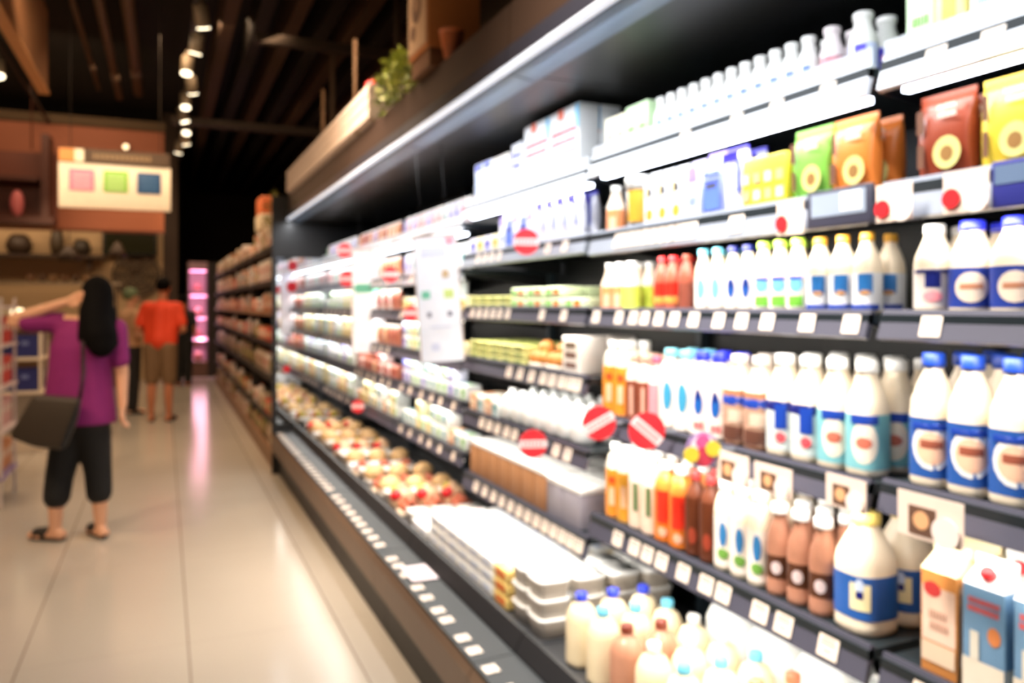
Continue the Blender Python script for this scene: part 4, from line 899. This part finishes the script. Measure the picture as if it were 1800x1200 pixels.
for i in range(10):
    y = 6.9+i*.82
    spot(.27+(-.03, .04, .03, -.04, .03, -.02)[i % 6], y, ZT, [(-.2, y-1.6, 0), (1.0, y+1.4, .8), (-.4, y+1.2, 0), (-.1, y-1.0, 0), (.9, y+1.5, 1), (.3, y-1.4, 0), (1.1, y+.1, .9)][i % 7], 'ceiling spotlight, %s from the near end of the central track' % ordn(i+1), SPOT_W)
for i in range(3):
    y = 7.9+i*1.0
    spot(-1.61, y, ZT-.1, (-1.2, y-1.2, 0), 'ceiling spotlight, %s from the near end of the left track' % ordn(i+1), SPOT_W)
# unseen fill lights added for the shop's warm light, some aimed at one thing
lamp('fill_light', 'AREA', (-3.5, 5.5, 4.6), (-1, 6, 0), FILL_W*1.8, WARM, (1.2, .3))
lamp('fill_light', 'AREA', (-1.2, 2.0, 4.8), (-.6, 4, 0), FILL_W*1.4, WARM, (1.2, .3))
lamp('fill_light', 'AREA', (-1.5, 12, 4.6), (-2, 14.5, 2.8), FILL_W*1.6, WARM, (2.5, .3))
lamp('fill_light', 'AREA', (.3, 9.5, 4.5), (1.0, 11, .8), FILL_W*1.5, WARM, (.3, 3))
lamp('fill_light', 'AREA', (-1.8, 15.4, 3.4), (-1.6, 17, 1.9), FILL_W*2.2, WARM, (4, .2))  # added to brighten the counter wall
lamp('fill_light', 'AREA', (.1, 4.0, 3.7), (1.05, 4.4, 2.5), 52, WARM, (.3, 3.6), spread=110)  # added to bring out the crate on the canopy
lamp('fill_light', 'AREA', (-.5, 1.6, 4.0), (1.25, 1.5, 1.1), 36, (1, .9, .78), (.5, 1.2), spread=50)  # added aisle light on the fronts of the near goods
lamp('fill_light', 'AREA', (-.3, 4.0, 4.0), (1.25, 4.0, 1.2), 24, (1, .88, .74), (.5, 1.6), spread=50)  # the same added light for the middle bays
lamp('fill_light', 'AREA', (-2.6, 3.6, 3.6), (-.6, 5.5, 1.1), 16, WARM, (.5, .5), spread=80)  # added for the warm light on the woman from the left
lamp('fill_light', 'AREA', (-.9, 6.6, 3.9), (-.5, 9, 2.7), 18, (1, .8, .58), (.8, .3), spread=90)  # added so that the hanging sign comes out brighter
lamp('fill_light', 'AREA', (-.3, 8.6, 3.6), (.9, 9, 1.2), 34, WARM, (.3, 4))  # added to lift the goods on the nearer racks
lamp('fill_light', 'AREA', (-.3, 13, 3.6), (.9, 13.5, 1.2), 34, WARM, (.3, 4))  # added likewise for the farther racks

# ------------------------------------------------------------------ left side: displays, deli counter
t = thing('promotion_rack', 'shelf rack of red packs cut by the left frame edge', 'rack', (-1.47, 6.9, 0))
for x in (-.42, .40): 
    for y in (-.3, .28): MB().box(x, x+.02, y, y+.02, .0, 1.5).build('post', M((214, 200, 190), .5), t)
RZ = (.22, .55, .86, 1.16, 1.44)
for z in RZ: MB().bbox(-.43, .43, -.31, .31, z-.02, z, .004).build('shelf', M((150, 130, 170) if z < .3 else (230, 210, 200), .5), t)
for k, col, nm in ((0, (226, 170, 160), 'pale pink'), (1, (226, 70, 60), 'bright red'), (2, (214, 140, 90), 'tan orange')):
    kind('rackbox%d' % k, 'snack_box', nm+' snack box', 'box', .15, .13, .2, lambda r, col=col: flatpack(r, .145, .13, .2, M(col, .5), ((0, .12, .05, .03, CREAM, 'o'),)))
for k, z in enumerate(RZ[:4]):
    for i in range(4):
        place('rackbox%d' % [2, 0, 1, 1][k], -1.15, 6.68+i*.16, z+.001, ['bottom shelf', 'second shelf', 'third shelf', 'upper shelf'][k]+' of left rack', rot=PI)
    for i in range(3): place('rackbox%d' % [2, 0, 1, 1][k], -1.35-i*.165, 6.67, z+.001, ['bottom', 'second', 'third', 'upper'][k]+' left rack front', rot=PI/2)
t = thing('crate_shelf', 'white shelf unit holding navy crates behind the raised arm', 'shelf', (-1.55, 9.3, 0))
WS = M((226, 206, 178), .5)
for x in (-.45, .42): 
    for y in (-.25, .22): MB().box(x, x+.03, y, y+.03, 0, 1.45).build('post', WS, t)
CZ = (.12, .60, .93, 1.24)
for z in CZ: MB().bbox(-.46, .46, -.26, .26, z-.03, z, .004).build('shelf', WS, t)
MB().bbox(-.46, .46, -.27, .26, .0, .088, .004).build('base', WS, t)
NV = M((38, 42, 104), .5)
def crate(r):
    MB().box(-.1, .1, -.14, .14, 0, .012).build('crate_floor', NV, r)
    mb = MB()
    for s in (-1, 1): mb.box(s*.1-.006, s*.1+.006, -.14, .14, .012, .22).box(-.094, .094, s*.134-.006, s*.134+.006, .012, .22)
    mb.build('crate_walls', NV, r); MB().box(-.112, -.1065, -.03, .03, .12, .16).build('label', M((110, 120, 170), .5), r)
kind('crate', 'storage_crate', 'navy plastic crate', 'crate', .29, .22, .22, crate)
for k, z in enumerate((.60, .93)):
    for i in range(3): place('crate', -1.25-i*.3, 9.17, z+.001, ['lower shelf', 'upper shelf'][k]+' of white shelf unit', rot=PI/2)
t = thing('shelf_lantern', 'small bright white lamp beyond the raised arm', 'lamp', (-1.33, 9.2, 1.241))
MB().loft([(.04, .04, 0), (.04, .04, .02)], 14).build('base', WHITE, t); MB().loft([(.045, .045, .02), (.06, .06, .14), (.04, .04, .17)], 16).build('glowing_shade', M((255, 240, 200), .4, emit=2.2, name='lantern_glow'), t)
kind('jar', 'food_jar', 'pale food jar', 'jar', .09, .09, .16, lambda r: tub(r, .16, .04, M((190, 176, 150), .4), M((230, 222, 200), .4)))
for i in range(3): place('jar', -1.2-.0-i*.1-(.12 if i else 0), 9.45, 1.241, 'top of white shelf unit')

# deli zone under the bulkhead
def bxthing(name, label, cat, px0, px1, py0, py1, Y, dep, m, group=None):
    xa, z1 = atY(px0, py0, Y); xb, z0 = atY(px1, py1, Y); 
    t = thing(name, label, cat, ((xa+xb)/2, Y, z0), 0, group); MB().bbox(-(xb-xa)/2, (xb-xa)/2, -.0, dep, 0, z1-z0, .01).build('body', m, t)
    return t, xb-xa, z1-z0
t, a_, b_ = bxthing('menu_screen', 'dark menu screen on the beige wall above the orange shirt', 'screen', 180, 276, 404, 450, 16.8, .08, BLACK)
MB().box(-a_*.46, a_*.46, -.006, .0, b_*.08, b_*.92).build('screen', M((34, 36, 18), .2), t)
MB().box(-.05, .05, .08, .2, b_*.4, b_*.6).build('wall_bracket', DARK, t)
t = thing('wooden_cabinet', 'dark brown open wooden cabinet high at the left edge', 'cabinet', (-2.07, 13.4, 2.61))
WB = M((84, 38, 18), .5)
for x in (-1.2, -.35, .45): MB().box(x, x+.1, -.2, .3, .1, 1.3).build('post', WB, t)
MB().box(-1.3, .6, -.2, .3, .0, .1).build('shelf', WB, t); MB().box(-1.3, .6, .3, .34, .0, 1.1).build('back_board', M((120, 56, 28), .5), t); MB().box(-1.3, .4, -.15, .3, .62, .68).build('shelf', WB, t)
MB().tube([(-.3, .05, 1.3), (-.3, .05, 2.9)], .01, 6).tube([(.3, .05, 1.1), (.3, .05, 2.9)], .01, 6).build('hanging_rod', WB, t)
tag(MB().ellipsoid((0, 0, .19), (.09, .07, .19)).build('pink_vase', M((226, 120, 120), .4), None, (-1.93, 13.3, 2.711)), 'rounded pink vase standing in the dark wooden cabinet', 'vase')
for i, (x, z, r, lb) in enumerate(((-1.5, 2.2, .18, 'left dark dome lamp hanging before the beige wall'), (-.75, 2.28, .14, 'right dark dome lamp hanging before the beige wall'))):
    t = thing('dome_lamp', lb, 'lamp', (x, 15.6, z)); MB().loft([(r, r, 0), (r*.9, r*.9, .1), (r*.45, r*.45, .22), (.03, .03, .27)], 18).build('dome_shade', M((70, 50, 34), .5), t); MB().tube([(0, 0, .26), (0, 0, 5.2-z)], .008, 6).build('cord', BLACK, t)
t = thing('round_wicker_basket', 'large round woven basket on the wall behind two shoppers', 'basket', (-.48, 16.92, 1.62))
mb = MB(); 
for rr in (.15, .24, .33, .41): mb.tube([(rr*math.cos(a*PI/12), 0, .4+rr*math.sin(a*PI/12)) for a in range(25)], .03, 6)
for a in range(8): mb.tube([(0, .02, .4), (.41*math.cos(a*PI/4), .02, .4+.41*math.sin(a*PI/4))], .02, 6)
mb.build('woven_rings', M((92, 76, 58), .7), t)
t = thing('deli_counter', 'long brown deli counter far behind the woman', 'counter', (-3.9, 15.9, 0))
MB().bbox(-2.6, 3.2, -.3, .3, 0, 1.0, .01).build('counter_body', M((120, 84, 54), .5), t); MB().bbox(-2.65, 3.25, -.35, .35, 1.001, 1.05, .01).build('worktop', M((176, 140, 104), .4), t); MB().box(-2.6, 3.2, -.2, .2, 1.80, 1.84).build('glass_shelf', M((190, 170, 140), .3), t)
for x in (-2.5, .3, 3.1): MB().box(x, x+.04, -.1, -.06, 1.051, 1.799).build('post', M((90, 70, 50), .5), t)
for i in range(7):
    t = thing('ceramic_bowl', 'brown ceramic bowl on the deli shelf, %s from left' % ordn(i+1), 'bowl', (-2.1+i*.17, 15.9, 1.8405), 0, 'brown bowls on the deli shelf')
    MB().loft([(.035, .035, 0), (.055, .055, .04), (.07, .07, .11), (.06, .06, .11), (.04, .04, .05)], 16).build('bowl', M([(120, 80, 50), (90, 62, 40), (150, 110, 70)][i % 3], .5), t)
t = thing('wall_shelf', 'dark wall shelf with pots above the deli counter', 'shelf', (-2.3, 16.75, 2.3)); MB().box(-1.6, 1.3, -.2, .24, 0, .06).build('board', M((60, 42, 28), .6), t); 
for x in (-1.3, 1.0): MB().box(x, x+.05, -.1, .24, -.2, -.001).build('bracket', M((60, 42, 28), .6), t)
for i, (x, r, h, c) in enumerate(((-1.2, .2, .42, (110, 40, 28)), (-.7, .14, .3, (44, 34, 24)), (-.1, .22, .36, (60, 44, 30)), (.5, .12, .5, (70, 56, 38)), (.9, .16, .3, (50, 40, 28)))):
    tag(MB().loft([(r*.7, r*.7, 0), (r, r, h*.4), (r*.8, r*.8, h*.8), (r*.5, r*.5, h), (r*.4, r*.4, h)], 16).build('storage_pot', M(c, .5), None, (-2.3+x, 16.75, 2.361)), ['reddish brown', 'small near black', 'wide dark brown', 'tall narrow brown', 'plain dark'][i]+' pot on the dark wall shelf', 'pot')
t = thing('spot_reflector', 'small bright lamp fixed on the brown bulkhead above the sign', 'lamp', (-.55, 13.98, 3.95)); MB().tube([(0, 0, 0), (0, -.12, -.03)], .05, 10).build('housing', BODYM, t); MB().tube([(0, -.12, -.03), (0, -.135, -.034)], .042, 10).build('lens', M((255, 220, 170), .3, emit=3, name='reflector_glow'), t)

# ------------------------------------------------------------------ people
SKIN = M((222, 168, 134), .5); SKIN2 = M((186, 116, 80), .5); HAIRM = M((8, 6, 6), .8, spec=.1); 
def organic(mb, name, mat, parent, vox=.01, smooth=4):
    o = mb.build(name, mat, parent)
    m = o.modifiers.new('remesh', 'REMESH'); m.mode = 'VOXEL'; m.voxel_size = vox; m.use_smooth_shade = True
    s_ = o.modifiers.new('smooth', 'SMOOTH'); s_.iterations = smooth; s_.factor = .5
    return o
def chain(mb, pts):                                    # pts: (point, radius)
    for (a, ra), (b, rb) in zip(pts, pts[1:]): mb.capsule(a, b, ra, rb)
def hand(mb, w, d, side, curl=.5, s=1.0):              # wrist, pointing direction, side vector
    w, d, side = Vector(w), Vector(d).normalized(), Vector(side).normalized(); n = d.cross(side).normalized()
    for k in range(4):
        o = side*(k-1.5)*.019*s
        mb.capsule(w, w+o+d*.075*s, .017*s, .012*s, 10, 3)
        L = (.06, .07, .066, .052)[k]*s; k1 = w+o+d*.082*s
        p1 = k1+(d*math.cos(curl*.6)+n*math.sin(curl*.6))*L*.5; p2 = p1+(d*math.cos(curl*1.6)+n*math.sin(curl*1.6))*L*.5
        mb.capsule(k1, p1, .0098*s, .009*s, 10, 3); mb.capsule(p1, p2, .009*s, .0075*s, 10, 3)
    t0 = w+d*.03*s-side*.024*s; t1 = t0-side*.022*s+d*.03*s+n*.006; t2 = t1+d*.03*s+n*.012*s
    mb.capsule(t0, t1, .013*s, .011*s, 10, 3); mb.capsule(t1, t2, .011*s, .009*s, 10, 3)
def foot(mb, a, d, s=1.0):                             # ankle, direction on floor
    a = Vector(a); d = Vector((d[0], d[1], 0)).normalized(); f = Vector((a.x, a.y, 0))
    mb.capsule(f-d*.04*s+Vector((0, 0, .04)), f+d*.12*s+Vector((0, 0, .032)), .034*s, .03*s)
    mb.capsule(f+d*.1*s+Vector((0, 0, .032)), f+d*.165*s+Vector((0, 0, .026)), .035*s, .024*s)
def face(parent, c, fw, side, r=1.0, skin=SKIN):       # eyes, brows, mouth on the front of the head
    c, fw, side = Vector(c), Vector(fw).normalized(), Vector(side).normalized(); up = Vector((0, 0, 1))
    for s in (-1, 1):
        e = MB().ellipsoid(c+fw*.079*r+side*s*.031*r+up*.004, (.012, .012, .009)).build('eye', M((240, 238, 232), .3), parent)
        MB().ellipsoid(c+fw*.088*r+side*s*.031*r+up*.004, (.0055, .0055, .0055)).build('iris', M((40, 24, 16), .3), e)
        MB().capsule(c+fw*.088*r+side*s*.018*r+up*.024, c+fw*.083*r+side*s*.045*r+up*.026, .004, .003, 8, 3).build('eyebrow', HAIRM, parent)
    MB().capsule(c+fw*.088*r-side*.018*r-up*.062, c+fw*.088*r+side*.018*r-up*.062, .006, .006, 8, 3).build('lips', M((180, 90, 84), .5), parent)
def head(mb, c, fw, side, r=1.0, rot=0):
    c, fw, side = Vector(c), Vector(fw).normalized(), Vector(side).normalized(); up = Vector((0, 0, 1)); a = math.atan2(fw.y, fw.x)
    mb.ellipsoid(c+up*.02-fw*.006, (.096*r, .077*r, .108*r), a); mb.ellipsoid(c+fw*.02-up*.05, (.07*r, .06*r, .07*r), a)
    mb.ellipsoid(c+fw*.035-up*.085, (.04*r, .038*r, .03*r), a)
    mb.capsule(c+fw*.085*r+up*.0, c+fw*.103*r-up*.028, .008, .013, 10, 3)
    for s in (-1, 1): mb.ellipsoid(c+side*s*.078*r-up*.01, (.018, .01, .03), a)
def torso(mb, secs, n=24):                             # elliptical sections (centre, half width, half depth) across U and V
    vs = []; fs = []
    for c, a, b in secs:
        for k in range(n): vs.append(c+U*(a*math.cos(2*PI*k/n))+V*(b*math.sin(2*PI*k/n)))
    for i in range(len(secs)-1):
        for k in range(n): fs.append((i*n+k, i*n+(k+1) % n, (i+1)*n+(k+1) % n, (i+1)*n+k))
    fs += [tuple(range(n-1, -1, -1)), tuple(range((len(secs)-1)*n, len(secs)*n))]
    return mb.add(vs, fs, True)
U = Vector((CT, -ST, 0)); V = Vector((ST, CT, 0))
# --- woman in magenta, seen from behind; local axes: u to image right, v away from the camera
D0 = 4.89
FTW = P(138, 950, D0); base = Vector((FTW.x, FTW.y, 0))
U = Vector((CT, -ST, 0)); V = Vector((ST, CT, 0))
def wp(px, py, dv=0.0):                                # point of the body relative to its base
    p = P(px, py, D0); p = p+V*dv; return p-base
def make_person_root(label, b): 
    t = thing('person', label, 'person', b); return t
t = make_person_root('long-haired woman in magenta shirt and black capris with left arm raised', base)
body = MB()
# legs
aL = wp(97, 932); aR = wp(168, 926, .06)
hipL, hipR = wp(128, 722, .02), wp(162, 722, .02)
knL, knR = wp(103, 838, .01), wp(165, 832, .05)
chain(body, [(hipL, .085), (knL, .055), (wp(99, 880, .0), .05), (aL, .033), (aL+Vector((0, 0, -.02)), .034)])
chain(body, [(hipR, .085), (knR, .055), (wp(168, 878, .05), .05), (aR, .033), (aR+Vector((0, 0, -.02)), .034)])
fdirL = -U*.95+V*.15; fdirR = -U*.75+V*.6
foot(body, (aL.x, aL.y, 0), fdirL); foot(body, (aR.x, aR.y, 0), fdirR)
# trunk
chain(body, [(wp(145, 700), .13), (wp(142, 650), .105), (wp(145, 600), .115), (wp(152, 575), .075)])
body.capsule(wp(112, 566), wp(196, 574), .05, .05)
nk = wp(165, 540); hd = wp(168, 522, .01)
chain(body, [(wp(158, 575), .052), (nk, .048), (hd, .05)])
FW = (V*.75-U*.66).normalized(); SD = (U*.75+V*.66).normalized()
head(body, hd, FW, SD, 1.0)
# raised left arm, elbow out to the left, hand at the head
sh = wp(104, 566); el = wp(38, 566, -.08); wr = wp(124, 531, -.06)
chain(body, [(sh, .05), (el, .038), (wp(40, 560, -.08), .038), (wr, .025)]); hand(body, wr, wp(158, 520, -.06)-wr, Vector((0, 0, 1)), .5)
# hanging right arm
s2 = wp(204, 578); e2 = wp(212, 655, .02); w2 = wp(216, 712, .0)
chain(body, [(s2, .05), (e2, .038), (w2, .026)]); hand(body, w2, wp(215, 745)-w2, V*1.0-U*.2, .6)
organic(body, 'body', SKIN, t, .009, 3)
face(t, hd, FW, SD)
shirt = MB()
MAG = M((132, 26, 104), .8)
torso(shirt, [(wp(139, 743), .222, .165), (wp(140, 720), .212, .16), (wp(140, 690), .2, .15), (wp(141, 650), .185, .14), (wp(146, 610), .19, .14), (wp(150, 585), .175, .12), (wp(154, 570), .13, .09), (wp(156, 562), .08, .07)])
shirt.capsule(wp(110, 574), wp(194, 580), .068, .066)
chain(shirt, [(sh, .066), (wp(60, 566, -.055), .062)]); chain(shirt, [(s2, .066), (wp(209, 632, .01), .058)])
organic(shirt, 'shirt', MAG, t, .011, 6)
tr = MB(); BK = M((14, 14, 15), .8)
chain(tr, [(wp(122, 756, .01), .105), (knL, .082), (wp(100, 872, 0), .078)]); chain(tr, [(wp(160, 756, .02), .105), (knR, .08), (wp(167, 868, .05), .076)])
tr.capsule(wp(122, 738), wp(162, 738), .105, .105)
organic(tr, 'capri_trousers', BK, t, .012, 4)
hr = MB(); 
hr.ellipsoid(hd+Vector((0, 0, .022))-FW*.022, (.108, .092, .112), math.atan2(FW.y, FW.x))
chain(hr, [(hd-FW*.05, .09), (wp(182, 560, -.085), .085), (wp(190, 588, -.10), .095), (wp(195, 604, -.11), .078)])
chain(hr, [(wp(170, 545, -.06), .07), (wp(172, 590, -.11), .06)]); chain(hr, [(wp(190, 550, -.02), .06), (wp(206, 602, -.08), .045)])
organic(hr, 'long_hair', HAIRM, t, .012, 5)
for a_, dd, nm in ((aL, fdirL, 'left'), (aR, fdirR, 'right')):
    d = Vector((dd[0], dd[1], 0)).normalized(); f = Vector((a_.x, a_.y, 0)); m_ = MB()
    m_.capsule(f-d*.055+Vector((0, 0, .022)), f+d*.17+Vector((0, 0, .02)), .02, .02); m_.capsule(f-d*.03+Vector((0, 0, .024)), f+d*.13+Vector((0, 0, .024)), .03, .03)
    m_.capsule(f+d*.06+Vector((0, 0, .05)), f+d*.12+Vector((0, 0, .044)), .036, .034)
    organic(m_, 'flat_shoe', M((36, 30, 26), .6), t, .009, 3)
# her bag: held by a strap over the shoulder
b0 = wp(128, 742, -.02)
t = thing('shoulder_bag', 'large black shoulder bag hanging at the hip of the magenta shirt woman', 'bag', base+Vector((0, 0, .68)))
off = Vector((0, 0, .68)); mb = MB()
quad = [(14, 768), (58, 694), (142, 700), (132, 745), (112, 792), (60, 786)]
wq = lambda x, y, dv: P(x, y, D0+dv)-base
fr = [wq(x, y, -.33)-off for x, y in quad]; bk = [wq(x+4, y-2, -.19)-off for x, y in quad]; n = len(quad)
mb.add(fr+bk, [tuple(range(n)), tuple(range(2*n-1, n-1, -1))]+[(i, n+i, n+(i+1) % n, (i+1) % n) for i in range(n)])
o = mb.build('bag_body', M((54, 44, 34), .6), t); bv = o.modifiers.new('bevel', 'BEVEL'); bv.width = .03; bv.segments = 3; bv.limit_method = 'NONE'
o.data.polygons.foreach_set('use_smooth', [True]*len(o.data.polygons))
MB().add([wq(133, 715, -.342)-off, wq(142, 702, -.342)-off, wq(130, 745, -.345)-off, wq(112, 790, -.345)-off, wq(106, 786, -.345)-off], [(0, 1, 2, 3, 4)]).build('side_gusset', M((34, 38, 44), .4), t)
mb = MB(); mb.tube([wq(*q)-off for q in ((140, 702, -.26), (146, 660, -.18), (146, 620, -.165), (146, 590, -.15), (150, 562, -.08))], .012, 8); mb.build('strap', M((44, 18, 26), .5), t)

def shopper(label, px, D, H, shirtm, legm, skin, hairm, facing=0, sleeves=True, longlegs=False, hat=None, arm='front', build=1.0, lean=0):
    f = P(px, 600, D); b = Vector((f.x, f.y, 0)); t = thing('person', label, 'person', b, -TH+facing)
    s = H/1.75; up = Vector((0, 0, 1)); FW = Vector((0, 1, 0)); SD = Vector((1, 0, 0))
    v = lambda x, y, z: Vector((x*build, y+lean*max(0, z-.9), z))*s
    body = MB()
    for k in (-1, 1):
        chain(body, [(v(k*.09, 0, .92), .085*s), (v(k*.10, .01, .5), .055*s), (v(k*.10, -.02, .32), .052*s), (v(k*.105, -.01, .08), .034*s)]); foot(body, v(k*.105, -.01, 0), (k*.2, 1), s)
    chain(body, [(v(0, 0, .98), .13*s), (v(0, 0, 1.15), .12*s), (v(0, 0, 1.36), .12*s), (v(0, 0, 1.45), .06*s), (v(0, .02, 1.56), .052*s)])
    body.capsule(v(-.16, 0, 1.40), v(.16, 0, 1.40), .052*s, .052*s)
    hd = v(0, .03, 1.635); head(body, hd, FW, SD, s)
    els = []
    for k in (-1, 1):
        if arm == 'front' : e = v(k*.27, -.02, 1.12); wv = v(k*.14, .22, 1.08); 
        else: e = v(k*.25, -.03, 1.12); wv = v(k*.26, .06, .88)
        chain(body, [(v(k*.19, 0, 1.39), .048*s), (e, .038*s), (wv, .027*s)]); hand(body, wv, (wv-e), SD*k, .6, s); els.append(e)
    organic(body, 'body', skin, t, .012, 2); face(t, hd, FW, SD, s)
    sm = MB(); chain(sm, [(v(0, 0, 1.0), .155*s), (v(0, 0, 1.1), .148*s), (v(0, 0, 1.33), .15*s), (v(0, 0, 1.42), .08*s)])
    for k in (-1, 1): chain(sm, [(v(k*.09, 0, .95), .105*s), (v(k*.11, 0, 1.34), .1*s)])
    sm.capsule(v(-.165, 0, 1.39), v(.165, 0, 1.39), .072*s, .072*s)
    for k, e in zip((-1, 1), els): chain(sm, [(v(k*.19, 0, 1.39), .066*s), (v(k*.19, 0, 1.39).lerp(e, .7), .062*s)])
    organic(sm, 'shirt', shirtm, t, .014, 4)
    lg = MB()
    for k in (-1, 1): chain(lg, [(v(k*.085, 0, .9), .118*s), (v(k*.10, .01, .52), .09*s)]+([(v(k*.105, -.01, .1), .07*s)] if longlegs else []))
    organic(lg, 'trousers' if longlegs else 'shorts', legm, t, .014, 3)
    for k in (-1, 1):
        m_ = MB().capsule(v(k*.105, -.05, .024), v(k*.13, .16, .024), .024*s, .024*s).capsule(v(k*.108, 0, .03), v(k*.125, .1, .03), .038*s, .036*s); organic(m_, 'shoe', M((50, 34, 26), .6), t, .012, 2)
    hm = MB().ellipsoid(hd+up*.035*s-FW*.02*s, (.088*s, .106*s, .098*s)); organic(hm, 'cap' if hat else 'hair', hat or hairm, t, .012, 2)
    if hat: pass
    return t
shopper('man in bright orange t-shirt and khaki shorts seen from behind', 282, 9.9, 1.78, M((232, 66, 26), .7), M((122, 92, 62), .7), SKIN2, HAIRM, .1, arm='front', lean=.12)
shopper('person in cream shirt and green cap beside the orange shirt man', 228, 10.6, 1.66, M((206, 160, 120), .7), M((26, 22, 20), .7), SKIN, HAIRM, -.7, longlegs=True, hat=M((110, 128, 92), .7), arm='front')
shopper('thin distant person all in black at the aisle end', 322, 14.2, 1.62, M((14, 12, 12), .7), M((14, 12, 12), .7), SKIN2, HAIRM, .3, longlegs=True, arm='down', build=.85)
